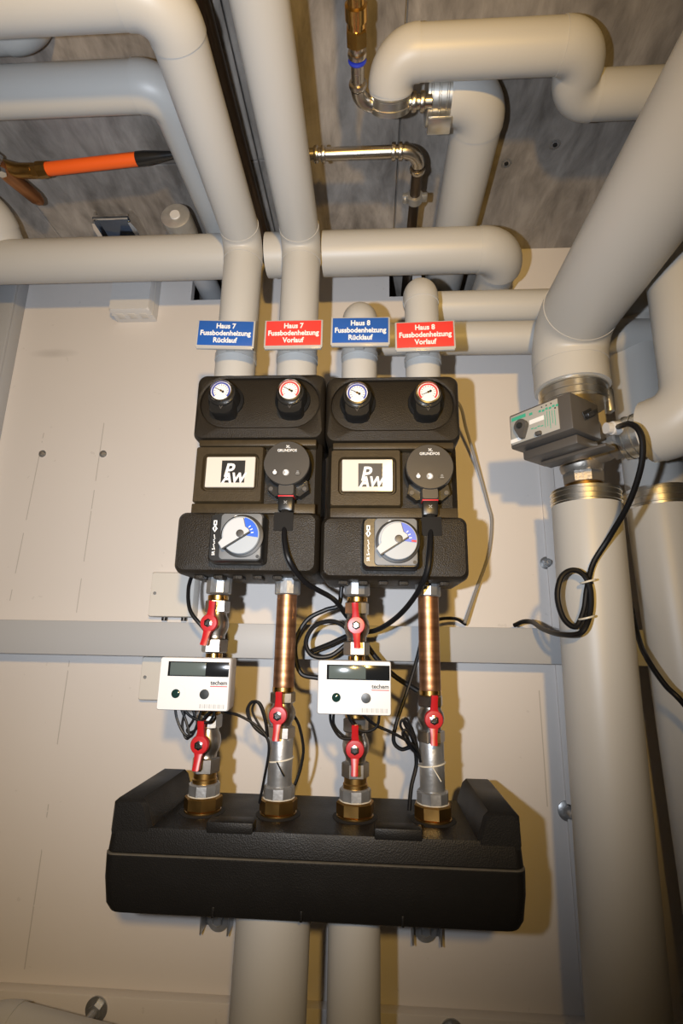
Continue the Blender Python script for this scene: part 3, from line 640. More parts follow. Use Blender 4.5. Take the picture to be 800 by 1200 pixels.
for k in (0, 2):
    x = XB[k]; hs = 'Haus 7' if k == 0 else 'Haus 8'; side = 'left' if k == 0 else 'right'
    ball_valve(x, 0.062, -0.029, 'red levered ball valve right above the %s white heat meter' % side, 0.14 if k == 0 else -0.06)
    ball_valve(x, -0.128, -0.220, 'red levered ball valve right below the %s white heat meter' % side, 0.04 if k == 0 else 0.0)
    # heat meter: flow sensor in the line, calculator clipped on its front
    mx_ = (-0.2665, -0.0240)[k // 2]; mz = -0.0715; yf = 0.800
    t = thing('heat_meter', (x, YP, -0.124), 'white heat meter with grey display on the %s measuring line' % ('far left' if k == 0 else 'third'), 'meter', 'white heat meters')
    obj('flow_sensor', MB().lathe([(0.0135, 0), (0.0135, 0.010), (0.017, 0.016), (0.021, 0.03), (0.023, 0.047), (0.021, 0.062), (0.017, 0.076), (0.0145, 0.082), (0.0145, 0.094)], (x, YP, -0.124), (0, 0, 1), 32), 'brightbrass', t)
    obj('sensor_turret', MB().lathe([(0.030, 0.0), (0.030, 0.03), (0.034, 0.032), (0.034, 0.06)], (x, YP - 0.012, -0.0735), (0, -1, 0), 36), 'black', t)
    cs = obj('calculator_case', MB().loft([rrect(mx_, mz, 0.105, 0.074, 0.003, 0.842), rrect(mx_, mz, 0.106, 0.075, 0.003, 0.836), rrect(mx_, mz, 0.109, 0.0765, 0.003, 0.812), rrect(mx_, mz, 0.109, 0.0765, 0.003, yf + 0.002), rrect(mx_, mz, 0.107, 0.0745, 0.003, yf)]), 'white', t)
    obj('display_window', MB().box((mx_ + 0.0055, yf - 0.0003, mz + 0.0215), (0.094, 0.0014, 0.0215), 0.0004), 'meterblack', cs)
    obj('display', MB().box((mx_ - 0.0105, yf - 0.0009, mz + 0.0215), (0.055, 0.0012, 0.0185), 0.0003), 'lcd', cs)
    obj('eye_ring', MB().lathe([(0.0152, 0), (0.0152, 0.0004), (0.0146, 0.0004), (0.0146, 0)], (mx_ - 0.0265, yf + 0.0001, mz - 0.0145), (0, -1, 0), 40), 'offwhite', cs)
    obj('optical_eye', MB().lathe([(0.0066, 0), (0.0064, 0.001), (0.005, 0.0018), (0.001, 0.0022)], (mx_ - 0.0265, yf, mz - 0.0145), (0, -1, 0), 28), 'lens', cs)
    obj('button', MB().lathe([(0.0072, 0), (0.007, 0.0016), (0.001, 0.002)], (mx_ + 0.0175, yf, mz - 0.0145), (0, -1, 0), 28), 'button', cs)
    text('lettering', 'techem', 0.0085, (mx_ + 0.0385, yf - 0.0003, mz + 0.0020), 'ink', cs, bold=0.0002)
    obj('lettering_underline', MB().box((mx_ + 0.0385, yf - 0.0001, mz - 0.0030), (0.026, 0.0006, 0.0012)), 'inkred', cs)
    bc = MB()
    for q in range(16): bc.box((mx_ + 0.012 + 0.0024 * q, yf - 0.0001, mz - 0.0315), (0.0006 + 0.0007 * (q % 3 == 0), 0.0006, 0.006))
    o = obj('barcode', bc, 'printgrey', cs); o['kind'] = 'stuff'
for k in (1, 3):
    x = XB[k]; side = 'second' if k == 1 else 'fourth'
    t = thing('copper_pipe', (x, YP, -0.087), 'banded copper pipe on the %s line, between grey nut and red lever' % side, 'pipe', 'copper pipes under the pump groups')
    prof = [(0.0165, 0)]
    for q in range(12): prof += [(0.0178, 0.002 + q * 0.0142), (0.0178, 0.0125 + q * 0.0142), (0.01765, 0.0140 + q * 0.0142)]
    obj('pipe', MB().lathe(prof + [(0.0165, 0.172)], (x, YP, -0.088), (0, 0, 1), 36), 'copper', t)
    ball_valve(x, -0.090, -0.164, 'red levered ball valve under the %s copper pipe, right of the %s heat meter' % ('left' if k == 1 else 'right', 'left' if k == 1 else 'right'), 0.03 if k == 1 else 0.04)
    t = thing('spacer_pipe', (x, YP, -0.234), 'grey galvanised spacer pipe on the %s line above its brass union' % side, 'pipe', 'galvanised spacer pipes')
    obj('pipe', MB().lathe([(0.0195, 0), (0.0200, 0.002), (0.0200, 0.070), (0.0195, 0.072)], (x, YP, -0.2345), (0, 0, 1), 36), 'galv', t)
    tie_z = -0.196
    obj('tie_wrap', MB().tube([(x + 0.0212 * math.cos(a), YP + 0.0212 * math.sin(a), tie_z + 0.003 * math.cos(a)) for a in [2 * PI * q / 28 for q in range(28)]], 0.0013, 8, closed=True), 'tie', t, label='cream cable tie')
    obj('tie_end', MB().tube([(x - 0.002, YP - 0.0215, tie_z), (x + 0.006, YP - 0.026, tie_z - 0.012), (x + 0.011, YP - 0.025, tie_z - 0.020)], 0.0011, 6), 'rubber' if k == 1 else 'tie', t)

# ------------------------------------------------------------------ black manifold
def manifold():
    xc = -0.085; yc = 0.925
    t = thing('manifold', (xc, yc, -0.39), 'long black foam distribution manifold with raised ends under the valves', 'manifold')
    def hrect(w, d, r, z, n=5):
        return [(p[0], p[2], z) for p in rrect(xc, yc, w, d, r, 0, n)]
    obj('lower_shell', MB().loft([hrect(0.570, 0.170, 0.03, -0.392), hrect(0.592, 0.186, 0.022, -0.388), hrect(0.600, 0.192, 0.018, -0.378), hrect(0.608, 0.196, 0.016, -0.345), hrect(0.610, 0.198, 0.016, -0.315), hrect(0.606, 0.194, 0.014, -0.3125)]), 'foam_low', t)
    obj('upper_shell', MB().loft([hrect(0.602, 0.190, 0.014, -0.313), hrect(0.606, 0.194, 0.014, -0.310), hrect(0.602, 0.190, 0.012, -0.285), hrect(0.596, 0.186, 0.010, -0.2785), hrect(0.55, 0.17, 0.008, -0.2778)]), 'foam_low', t)
    for s in (-1, 1):
        def P(a, b, d): return (xc + s * a, d, b)
        poly = [(0.301, -0.284), (0.300, -0.246), (0.294, -0.2405), (0.256, -0.2405), (0.249, -0.247), (0.238, -0.279)]
        def sh(pl, k, dz): return [(a if a > 0.2 else a, b) for a, b in pl]
        loops = [[P(a + (0.004 if a < 0.27 else -0.004), b - 0.004, yc - 0.0945) for a, b in poly], [P(a, b, yc - 0.0885) for a, b in poly], [P(a, b, yc + 0.0885) for a, b in poly], [P(a + (0.004 if a < 0.27 else -0.004), b - 0.004, yc + 0.0945) for a, b in poly]]
        obj('end_block', MB().loft(loops), 'foam_low', t)
    for x in (-0.206, 0.041):
        o = MB().box((x, yc - 0.082, -0.2745), (0.070, 0.026, 0.016), 0.003)
        lg = obj('raised_boss', o, 'foam_low', t)
        obj('boss_step', MB().box((x, yc - 0.062, -0.276), (0.056, 0.020, 0.010), 0.002), 'foam_low', lg)
    obj('seam_edge', MB().loft([hrect(0.6075, 0.1955, 0.014, -0.3142), hrect(0.6095, 0.1975, 0.015, -0.3136), hrect(0.6095, 0.1975, 0.015, -0.3122), hrect(0.6065, 0.1945, 0.014, -0.3118)]), 'dusty', t)
    for x in XB: obj('pipe_collar', MB().lathe([(0.036, 0), (0.036, 0.0012), (0.033, 0.002)], (x, YP, -0.2782), (0, 0, 1), 36), 'dark', t)
    for x in (-0.222, -0.096, 0.046): obj('moulding_tab', MB().box((x, yc - 0.0955, -0.381), (0.004, 0.004, 0.014), 0.001), 'foam_low', t)
manifold()
def ubracket(x, label):
    t = thing('wall_bracket', (x, W, -0.54), label, 'bracket', 'steel brackets under the manifold')
    for s in (-1, 1): obj('bracket_cheek', MB().box((x + s * 0.026, W - 0.020, -0.530), (0.003, 0.040, 0.036), 0.001), 'galv', t)
    obj('bracket_web', MB().box((x, W - 0.004, -0.528), (0.05, 0.006, 0.038), 0.001), 'galv', t)
    b = obj('washer', MB().lathe([(0.021, 0), (0.021, 0.003), (0.012, 0.0032)], (x, W - 0.008, -0.535), (0, -1, 0), 28), 'galv', t)
    obj('bolt_head', MB().lathe([(0.0105, 0), (0.0105, 0.007), (0.008, 0.009)], (x, W - 0.011, -0.535), (0, -1, 0), 6), 'galv', t, angle=20)
ubracket(-0.293, 'steel bracket with washer under the left half of the manifold')
ubracket(0.106, 'steel bracket with washer under the right half of the manifold')

# ------------------------------------------------------------------ wall fittings
def trunk(a, b, w, d, label):
    t = thing('cable_trunking', a, label, 'cable trunking'); a, b = V(a), V(b); c = (a + b) / 2
    vert = abs(a.z - b.z) > abs(a.x - b.x); ln = (b - a).length
    sz = (w, d - 0.006, ln) if vert else (ln, d - 0.006, w)
    obj('trunk_base', MB().box((c.x, W - (d - 0.006) / 2, c.z), sz, 0.001), 'greyplastic', t)
    s2 = (w + 0.004, 0.008, ln) if vert else (ln, 0.008, w + 0.004)
    obj('trunk_lid', MB().box((c.x, W - d + 0.002, c.z), s2, 0.0015), 'greyplastic', t)
trunk((X0, W, -0.0095), (0.545, W, -0.0085), 0.0635, 0.100, 'grey horizontal cable trunking crossing the wall behind the pipes')
trunk((-0.962, W, 0.025), (-0.962, W, 0.935), 0.075, 0.045, 'grey upright cable trunking at the left edge')
def wall_box(x, z, w, h, d, label, feet=True):
    t = thing('wall_box', (x, W, z), label, 'junction box', 'plain white wall boxes')
    obj('case', MB().loft([rrect(x, z, w, h, 0.004, W - 0.001), rrect(x, z, w, h, 0.004, W - d + 0.004), rrect(x, z, w - 0.004, h - 0.004, 0.004, W - d)]), 'offwhite', t)
    obj('screw', MB().lathe([(0.0040, 0), (0.0036, 0.001)], (x - w / 2 + 0.011, W - d + 0.0003, z + 0.002), (0, -1, 0), 16), 'galv', t)
    if feet:
        for dx in (-0.018, 0.026): obj('cable_grommet', MB().lathe([(0.006, 0), (0.006, 0.008)], (x + dx, W - d * 0.55, z - h / 2 + 0.0005), (0, 0, -1), 14), 'black', t)
wall_box(-0.437, 0.0865, 0.100, 0.098, 0.034, 'white wall box just above the horizontal trunking, left of the pumps', True)
wall_box(-0.437, -0.0905, 0.105, 0.089, 0.034, 'white wall box half hidden behind the left heat meter', False)
jb = thing('junction_box', (-0.612, W, 0.85), 'white surface junction box with knockouts under the cross pipe, upper left', 'junction box')
obj('case', MB().loft([rrect(-0.612, 0.855, 0.106, 0.125, 0.004, W - 0.001), rrect(-0.612, 0.855, 0.106, 0.125, 0.004, W - 0.046), rrect(-0.612, 0.855, 0.100, 0.119, 0.006, W - 0.052)]), 'white', jb)
for dx in (-0.030, 0.0, 0.030): obj('knockout', MB().box((-0.612 + dx, W - 0.026, 0.7924), (0.018, 0.022, 0.0018), 0.0006), 'offwhite', jb)
obj('lid_edge', MB().box((-0.612, W - 0.030, 0.855), (0.1075, 0.0015, 0.1265)), 'offwhite', jb)
def wall_screw(x, z, label, r=0.009):
    t = thing('wall_screw', (x, W, z), label, 'screw')
    obj('washer', MB().lathe([(r, 0), (r, 0.002)], (x, W, z), (0, -1, 0), 20), 'galv', t)
    obj('screw_head', MB().lathe([(r * 0.6, 0), (r * 0.55, 0.006), (r * 0.3, 0.0065)], (x, W - 0.002, z), (0, -1, 0), 6), 'castiron', t, angle=20)
wall_screw(-0.809, 0.428, 'small screw in the wall, outer one of the pair left of the pumps')
wall_screw(-0.655, 0.427, 'small screw in the wall, inner one of the pair left of the pumps')
def stud(name, x, z, d, label, r=0.016):
    t = thing(name, (x, W, z), label, 'bolt')
    obj('flange_washer', MB().lathe([(r, 0), (r, 0.003), (r * 0.7, 0.006)], (x, W, z), (0, -1, 0), 24), 'galv', t)
    obj('nut', MB().lathe([(r * 0.62, 0), (r * 0.62, 0.009)], (x, W - 0.006, z), (0, -1, 0), 6), 'galv', t, angle=20)
    obj('threaded_rod', MB().lathe([(r * 0.36, 0.0)] + sum([[(r * 0.36, q * 0.004), (r * 0.30, q * 0.004 + 0.002)] for q in range(int(d / 0.004))], []) + [(r * 0.3, d)], (x, W - 0.012, z), (0, -1, 0), 14), 'galv', t)
stud('wall_bolt', 0.387, 0.168, 0.012, 'galvanised bolt on the wall just left of the tall pipe, above the trunking', 0.014)
stud('wall_bolt', 0.390, -0.325, 0.022, 'galvanised bolt on the wall beside the tall pipe, level with the manifold', 0.019)
for x, z, d, lab in ((-0.509, -0.682, 0.15, 'threaded rod sticking out of the wall at the bottom left'), (0.148, -0.684, 0.13, 'threaded rod sticking out of the wall at the bottom centre')):
    t = thing('threaded_rod', (x, W - 0.024, z), lab, 'bolt')
    obj('washer', MB().lathe([(0.021, 0), (0.021, 0.003)], (x, W - 0.024, z), (0, -1, 0), 24), 'galv', t)
    obj('nut', MB().lathe([(0.0125, 0), (0.0125, 0.010)], (x, W - 0.027, z), (0, -1, 0), 6), 'galv', t, angle=20)
    obj('rod', MB().lathe([(0.0072, 0.0)] + sum([[(0.0072, q * 0.004), (0.0062, q * 0.004 + 0.002)] for q in range(int(d / 0.004))], []) + [(0.006, d)], (x, W - 0.034, z), (0, -1, 0), 14), 'galv', t)

# ------------------------------------------------------------------ mixing valve and its actuator
vt = thing('mixing_valve', (0.391, 0.93, 0.28), 'three way cast metal mixing valve under the grey actuator box', 'valve')
obj('valve_body', MB().lathe([(0.030, 0), (0.036, 0.006), (0.038, 0.014), (0.034, 0.022), (0.034, 0.036), (0.040, 0.048), (0.043, 0.070), (0.040, 0.092), (0.034, 0.104), (0.036, 0.125), (0.036, 0.135)], (0.391, 0.93, 0.303), (0, 0, 1), 40), 'castiron', vt)
obj('side_port', MB().lathe([(0.030, 0), (0.030, 0.045), (0.027, 0.058), (0.027, 0.070)], vc, ax, 36), 'castiron', vt)
obj('hex_nut', MB().lathe([(0.030, 0), (0.033, 0.002), (0.033, 0.020), (0.030, 0.022)], vc + ax * 0.064, ax, 8), 'castiron', vt, angle=20)
obj('union_nut', MB().lathe([(0.031, 0), (0.036, 0.002), (0.037, 0.020), (0.033, 0.022), (0.033, 0.028)], (0.3925, 0.93, 0.281), (0, 0, 1), 8), 'castiron', vt, angle=20)
obj('brass_ring', MB().lathe([(0.034, 0), (0.034, 0.015), (0.031, 0.017)], (0.3925, 0.93, 0.266), (0, 0, 1), 36), 'brass', vt)
axs = V((-0.61, -0.79, 0)).normalized()
fr = V((0.61, -0.79, 0)).normalized(); nn = V((-0.79, -0.61, 0)).normalized(); up = V((0, 0, 1))
# along fr the box runs towards the camera side, nn points out of the front plate
bc_ = V((0.238, 0.84, 0.349)) + fr * 0.0575 - nn * 0.041
RB = Matrix((fr, -nn, up)).transposed()
obj('valve_stem', MB().lathe([(0.020, 0), (0.020, 0.05), (0.014, 0.052), (0.014, 0.075)], vc, axs, 24), 'castiron', vt)
at_ = thing('valve_actuator', bc_, 'grey actuator box with light faceplate and pointer on the mixing valve', 'actuator')
cs = obj('case', MB().box(bc_, (0.115, 0.080, 0.062), 0.003, RB), 'boxgrey', at_)
def fp_(a, b, d=0.0): return bc_ + fr * a + nn * (0.0402 + d) + up * b
obj('faceplate', MB().box(fp_(-0.009, 0.001, 0.0006), (0.090, 0.0015, 0.052), 0.0004, RB), 'plate', at_)
base = MB().box(bc_ + up * -0.040 - nn * 0.012, (0.100, 0.062, 0.016), 0.003, RB); obj('mounting_base', base, 'boxgrey', at_)
obj('mounting_foot', MB().box(bc_ + up * -0.051 - nn * 0.026 + fr * 0.02, (0.115, 0.030, 0.006), 0.002, RB), 'boxgrey', at_)
gp = MB()
gp.box(fp_(-0.037, 0.020, 0.0015), (0.028, 0.0006, 0.0062), 0, RB)
for q in range(5): gp.box(fp_(0.012 + 0.0045 * q, -0.004 + 0.003 * (q % 2), 0.0015), (0.0007, 0.0006, 0.022 + 0.004 * (q % 3)), 0, RB)
for q in range(6): gp.box(fp_(0.004 + 0.0062 * q, 0.0165 - 0.001 * (q % 2), 0.0015), (0.0042, 0.0006, 0.0035), 0, RB)
for q in range(4): gp.box(fp_(-0.012 + 0.006 * q, -0.0085 - 0.0012 * (q % 2), 0.0015), (0.0045, 0.0006, 0.0016), 0, RB)
gp.box(fp_(-0.013, 0.018, 0.0015), (0.006, 0.0006, 0.004), 0, RB)
obj('green_print', gp, 'green', at_)
dk = MB()
for q in range(3): dk.box(fp_(0.008 + 0.0085 * q, 0.0222, 0.0015), (0.002, 0.0008, 0.0018), 0, RB)
dk.box(fp_(0.0315, 0.012, 0.0015), (0.0024, 0.0008, 0.0022), 0, RB)
obj('indicator_dots', dk, 'ink', at_)
obj('label_strip', MB().box(fp_(-0.003, 0.0035, 0.0016), (0.027, 0.0008, 0.0075), 0, RB), 'print', at_)
obj('label_strip', MB().box(fp_(-0.045, -0.0185, 0.0016), (0.020, 0.0008, 0.0065), 0, RB), 'print', at_)
kn = MB(); kp = [(0.0115 * math.cos(a), 0.0115 * math.sin(a)) for a in [math.radians(-30 + 240 * q / 16) for q in range(17)]] + [(-0.002, -0.022), (0.003, -0.022)]
kn.prism(kp, 0.0014, 0.010, lambda a, b, d: fp_(-0.030 + a, 0.001 + b, d)); obj('pointer_knob', kn, 'boxgrey', at_)
obj('knob_centre', MB().lathe([(0.0055, 0), (0.0048, 0.003)], fp_(-0.030, 0.001, 0.0098), nn, 16), 'button', at_)
obj('toggle', MB().box(fp_(0.000, -0.0215, 0.004), (0.010, 0.008, 0.007), 0.002, RB), 'boxgrey', at_)
sp = bc_ + fr * 0.0585
obj('side_slot', MB().box(sp - nn * 0.004 + up * 0.004, (0.0015, 0.030, 0.014), 0.0007, RB @ Matrix.Rotation(0.5, 3, 'X')), 'ink', at_)
obj('side_lever', MB().box(sp + fr * 0.004 - nn * 0.006 + up * 0.004, (0.008, 0.032, 0.0075), 0.0015, RB @ Matrix.Rotation(0.5, 3, 'X')), 'black', at_)
gl = thing('cable_gland', (0.413, 0.82, 0.352), 'white cable gland at the right of the grey actuator box', 'cable gland')
obj('gland_body', MB().lathe([(0.0095, 0), (0.0095, 0.010), (0.0115, 0.011), (0.0115, 0.024), (0.009, 0.027)], sp - nn * 0.062 + up * -0.004 + fr * -0.004, (0.95, 0.2, 0.08), 12), 'white', gl, angle=20)

# ------------------------------------------------------------------ small pipework on the ceiling
s1 = thing('stainless_pipe', (-0.024, 0.53, 0.885), 'stainless press pipe with brass valve and blue ring at the top centre', 'pipe')
zs = 0.885
a1 = corner_arc((-0.024, 0.5, zs), (-0.024, 0.683, zs), (0.2, 0.683, zs), 0.026)
obj('pipe_section', MB().tube([(-0.024, 0.585, zs), a1[0]], 0.0105, 24), 'stainless', s1)
obj('press_elbow', MB().tube(a1, 0.0122, 24), 'stainless', s1)
obj('pipe_section', MB().tube([a1[-1], (0.100, 0.683, zs)], 0.0108, 24), 'stainless', s1)
def pring(p, d, r, mt='stainless', w=0.009): return obj('press_ring', MB().lathe([(r, 0), (r + 0.0022, 0.001), (r + 0.003, w / 2), (r + 0.0022, w - 0.001), (r, w)], p, d, 28), mt, s1)
pring((-0.024, 0.646, zs), (0, 1, 0), 0.0122); pring((-0.024, 0.600, zs), (0, 1, 0), 0.0122); pring((-0.024, 0.611, zs), (0, 1, 0), 0.0118, 'bluering', 0.006)
pring((0.003, 0.683, zs), (1, 0, 0), 0.0122); pring((0.066, 0.683, zs), (1, 0, 0), 0.0122); pring((0.080, 0.683, zs), (1, 0, 0), 0.0125)
obj('brass_nut', MB().lathe([(0.0150, 0), (0.0172, 0.002), (0.0172, 0.022), (0.0150, 0.024)], (-0.024, 0.568, zs), (0, 1, 0), 6), 'brightbrass', s1, angle=20)
obj('brass_valve', MB().lathe([(0.013, 0), (0.013, 0.03), (0.0165, 0.032), (0.0165, 0.05), (0.0135, 0.052), (0.0135, 0.064)], (-0.024, 0.508, zs), (0, 1, 0), 28), 'brightbrass', s1)
obj('brass_tail', MB().tube([(-0.024, -1.899, zs), (-0.024, 0.51, zs)], 0.0125, 24), 'brass', s1)
s2z = 0.900
s1 = thing('stainless_pipe', (-0.10, 0.786, s2z), 'stainless pipe elbow beside the second riser, running back to the wall through a clamp', 'pipe')
a2 = corner_arc((-0.2, 0.786, s2z), (0.089, 0.786, s2z), (0.089, 1.2, s2z), 0.030)
obj('pipe_section', MB().tube([(-0.165, 0.786, s2z), a2[0]], 0.0112, 24), 'stainless', s1)
obj('press_elbow', MB().tube(a2, 0.0128, 24), 'stainless', s1)
obj('pipe_section', MB().tube([a2[-1], (0.089, 1.35, s2z)], 0.0108, 24), 'darksteel', s1)
pring((-0.112, 0.786, s2z), (1, 0, 0), 0.0122); pring((-0.098, 0.786, s2z), (1, 0, 0), 0.0122); pring((0.036, 0.786, s2z), (1, 0, 0), 0.0126); pring((0.049, 0.786, s2z), (1, 0, 0), 0.0126); pring((0.089, 0.822, s2z), (0, 1, 0), 0.0126)
cl = thing('pipe_clamp', (0.089, 0.893, s2z), 'galvanised pipe clamp on the stainless pipe under the ceiling', 'clamp')
obj('clamp_ring', MB().lathe([(0.0125, 0), (0.0165, 0.001), (0.0165, 0.017), (0.0125, 0.018)], (0.089, 0.884, s2z), (0, 1, 0), 28), 'galv', cl)
for s in (-1, 1): obj('clamp_ear', MB().box((0.089 + s * 0.020, 0.893, s2z), (0.012, 0.018, 0.008), 0.001), 'galv', cl)
obj('clamp_screw', MB().lathe([(0.004, 0), (0.004, 0.022)], (0.069, 0.893, s2z - 0.012), (0, 0, 1), 10), 'galv', cl)
obj('clamp_stud', MB().lathe([(0.004, 0), (0.004, 0.075)], (0.089, 0.893, s2z + 0.015), (0, 0, 1), 10), 'galv', cl)
obj('steel_pipe', MB().tube([(-0.2665, -1.899, 0.955), (-0.2665, 1.149, 0.955)], 0.0145, 24), 'darksteel', label='dark steel pipe on the ceiling between the two overhead cream pipes', cat='pipe')
# orange sleeve and its brass fitting
og = thing('sleeved_fitting', (-0.75, 0.83, 0.93), 'brass fitting with long orange sleeve and black tip under the ceiling at the left', 'pipe fitting')
obj('orange_sleeve', MB().tube([(-0.676, 0.8235, 0.93), (-0.470, 0.8075, 0.93)], [0.0128, 0.0128], 24), 'orange', og)
obj('black_tip', MB().tube([(-0.472, 0.8077, 0.93), (-0.455, 0.8063, 0.93), (-0.388, 0.801, 0.931)], [0.0135, 0.0130, 0.005], 20), 'black', og)
obj('brass_ferrule', MB().tube([(-0.708, 0.826, 0.93), (-0.690, 0.8246, 0.93), (-0.688, 0.8245, 0.93), (-0.668, 0.823, 0.93)], [0.0145, 0.0145, 0.0165, 0.0150], 10), 'brass', og, angle=25)
obj('copper_capsule', MB().tube([(-0.765, 0.800, 0.926), (-0.757, 0.83, 0.926), (-0.735, 0.885, 0.924), (-0.730, 0.896, 0.924), (-0.728, 0.901, 0.924)], [0.014, 0.0155, 0.0145, 0.010, 0.004], 20), 'copper_plain', og)
obj('brass_body', MB().tube([(-0.775, 0.812, 0.934), (-0.735, 0.826, 0.932), (-0.700, 0.8255, 0.930)], 0.0145, 20), 'brass', og)
obj('steel_union', MB().lathe([(0.016, 0), (0.022, 0.002), (0.022, 0.018), (0.016, 0.020)], (-0.772, 0.790, 0.925), (0.5, 0.8, -0.1), 8), 'chrome', og, angle=20)
for q, (dx, dy) in enumerate(((-0.012, -0.018), (0.008, -0.024), (0.004, 0.004))): obj('steel_nut', MB().lathe([(0.009, 0), (0.009, 0.010)], (-0.752 + dx, 0.795 + dy, 0.905), (0.3, 0.2, -1), 6), 'chrome', og, angle=20)
# bright steel channel end
chn = thing('channel_bracket', (-0.62, 1.03, 0.965), 'shiny steel channel end on the ceiling above the cross pipe, upper left', 'bracket')
obj('channel_floor', MB().box((-0.622, 1.035, 0.9625), (0.088, 0.105, 0.004), 0.001), 'mirror', chn)
for s_ in (-1, 1):
    obj('channel_side', MB().prism([(0.041, 0.990), (0.047, 0.990), (0.053, 1.010), (0.053, 1.09), (0.047, 1.09), (0.041, 1.02)], 0.952, C - 0.001, lambda a, b, d: (-0.622 + s_ * a, b, d)), 'chrome', chn)
obj('channel_lip', MB().box((-0.622, 0.985, 0.964), (0.084, 0.005, 0.012), 0.001), 'chrome', chn)
# ceiling anchors
for x, y, lab in ((0.285, 0.899, 'ring shaped anchor mark in the concrete ceiling beside the banded pipe'), (0.373, 0.860, 'anchor screw in the concrete ceiling below the S bend pipe')):
    t = thing('ceiling_anchor', (x, y, C), lab, 'anchor')
    obj('anchor_ring', MB().lathe([(0.0115, 0), (0.0115, 0.003), (0.007, 0.003), (0.007, 0.0)], (x, y, C), (0, 0, -1), 24), 'galv', t)
    obj('anchor_screw', MB().lathe([(0.0048, 0), (0.0045, 0.005)], (x, y, C), (0, 0, -1), 8), 'ink', t)
t = thing('ceiling_bolt', (0.529, 0.866, C), 'galvanised bolt with nut in the ceiling beside the widest pipe', 'bolt')
obj('washer', MB().lathe([(0.014, 0), (0.014, 0.003)], (0.529, 0.866, C), (0, 0, -1), 20), 'galv', t)
obj('nut', MB().lathe([(0.009, 0), (0.009, 0.010)], (0.529, 0.866, C - 0.003), (0, 0, -1), 6), 'galv', t, angle=20)
obj('thread_end', MB().lathe([(0.0048, 0), (0.0048, 0.022)], (0.529, 0.866, C - 0.012), (0, 0, -1), 12), 'galv', t)

# ------------------------------------------------------------------ cables
cable('pump_cable', 'thick black cable leaving the left pump plug and swinging right behind the third line', [(U[0] + 0.0625, 0.848, 0.192), (-0.142, 0.826, 0.152), (-0.131, 0.822, 0.118), (-0.108, 0.852, 0.088), (-0.066, 0.900, 0.066), (-0.046, 0.940, 0.042), (-0.022, 0.962, 0.010), (0.009, 0.970, -0.033), (0.043, 0.970, -0.065), (0.084, 0.955, -0.089)], 0.0046)
cable('pump_cable', 'thick black cable leaving the right pump plug and swinging left under the pump group', [(U[1] + 0.0625, 0.848, 0.192), (0.095, 0.824, 0.140), (0.088, 0.824, 0.100), (0.071, 0.858, 0.066), (0.045, 0.905, 0.036), (0.009, 0.960, 0.014), (-0.030, 0.985, 0.009), (-0.077, 0.988, -0.012), (-0.117, 0.980, -0.028)], 0.0046)
cable('cable_loop', 'larger loop of black cable hanging left of the right heat meter', [(-0.055, 0.972, 0.095), (-0.060, 0.975, 0.060), (-0.085, 0.975, 0.050), (-0.118, 0.975, 0.032), (-0.138, 0.975, -0.004), (-0.137, 0.975, -0.040), (-0.125, 0.975, -0.066), (-0.095, 0.975, -0.072)], 0.0042)
cable('cable_loop', 'smaller round loop of black cable inside the larger one, beside the third line', [(-0.036, 0.955, 0.000), (-0.048, 0.95, 0.020), (-0.074, 0.95, 0.029), (-0.104, 0.95, 0.018), (-0.117, 0.952, -0.010), (-0.104, 0.955, -0.032), (-0.072, 0.958, -0.032), (-0.042, 0.96, -0.010), (-0.02, 0.965, 0.004)], 0.0042)
cable('sensor_cable', 'black cable hanging in a bight left of the right copper pipe', [(0.092, 0.962, 0.02), (0.088, 0.960, -0.016), (0.070, 0.960, -0.075), (0.046, 0.950, -0.138), (0.040, 0.950, -0.170), (0.053, 0.950, -0.183), (0.073, 0.950, -0.180), (0.078, 0.950, -0.205), (0.0685, 0.944, -0.240), (0.064, 0.940, -0.274)], 0.0034)
cable('sensor_cable', 'thin black cable dropping from the left pump group beside the upper left red lever', [(-0.335, 0.950, 0.118), (-0.336, 0.935, 0.083), (-0.326, 0.925, 0.044), (-0.302, 0.925, 0.016), (-0.290, 0.935, 0.002)], 0.0036)
def coil(name, label, pts_list, r):
    t = thing(name, pts_list[0][0], label, 'cable')
    for p in pts_list: obj('cable_strand', MB().tube(smooth_path(p), r, 8), 'rubber', t)
    return t
y8 = 0.868
coil('cable_bundle', 'tangle of thin black wires hanging under the left heat meter', [
    [(-0.318, y8, -0.110), (-0.312, y8, -0.132), (-0.300, y8, -0.152), (-0.288, y8, -0.158), (-0.280, y8, -0.145), (-0.272, y8, -0.112)],
    [(-0.312, y8 + .004, -0.110), (-0.298, y8 + .004, -0.136), (-0.291, y8 + .004, -0.158), (-0.297, y8 + .004, -0.160), (-0.304, y8 + .004, -0.140), (-0.298, y8 + .004, -0.110)],
    [(-0.305, y8 - .004, -0.110), (-0.290, y8 - .004, -0.126), (-0.262, y8 - .004, -0.136), (-0.252, y8 - .004, -0.126), (-0.250, y8 - .004, -0.110)],
    [(-0.292, y8 + .006, -0.110), (-0.286, y8 + .006, -0.130), (-0.296, y8 + .006, -0.150), (-0.284, y8 + .006, -0.150), (-0.262, y8 + .006, -0.122), (-0.240, y8 + .006, -0.112)]], 0.0022)
coil('cable_bundle', 'thin black wires looped under the right heat meter', [
    [(-0.064, y8, -0.110), (-0.062, y8, -0.132), (-0.048, y8, -0.152), (-0.030, y8, -0.154), (-0.018, y8, -0.146)],
    [(-0.058, y8 + .004, -0.110), (-0.058, y8 + .004, -0.134), (-0.044, y8 + .004, -0.150), (-0.026, y8 + .004, -0.158)],
    [(0.015, y8, -0.110), (0.011, y8, -0.134), (-0.004, y8, -0.143), (-0.020, y8, -0.140), (-0.032, y8, -0.126), (-0.040, y8, -0.110)]], 0.0022)
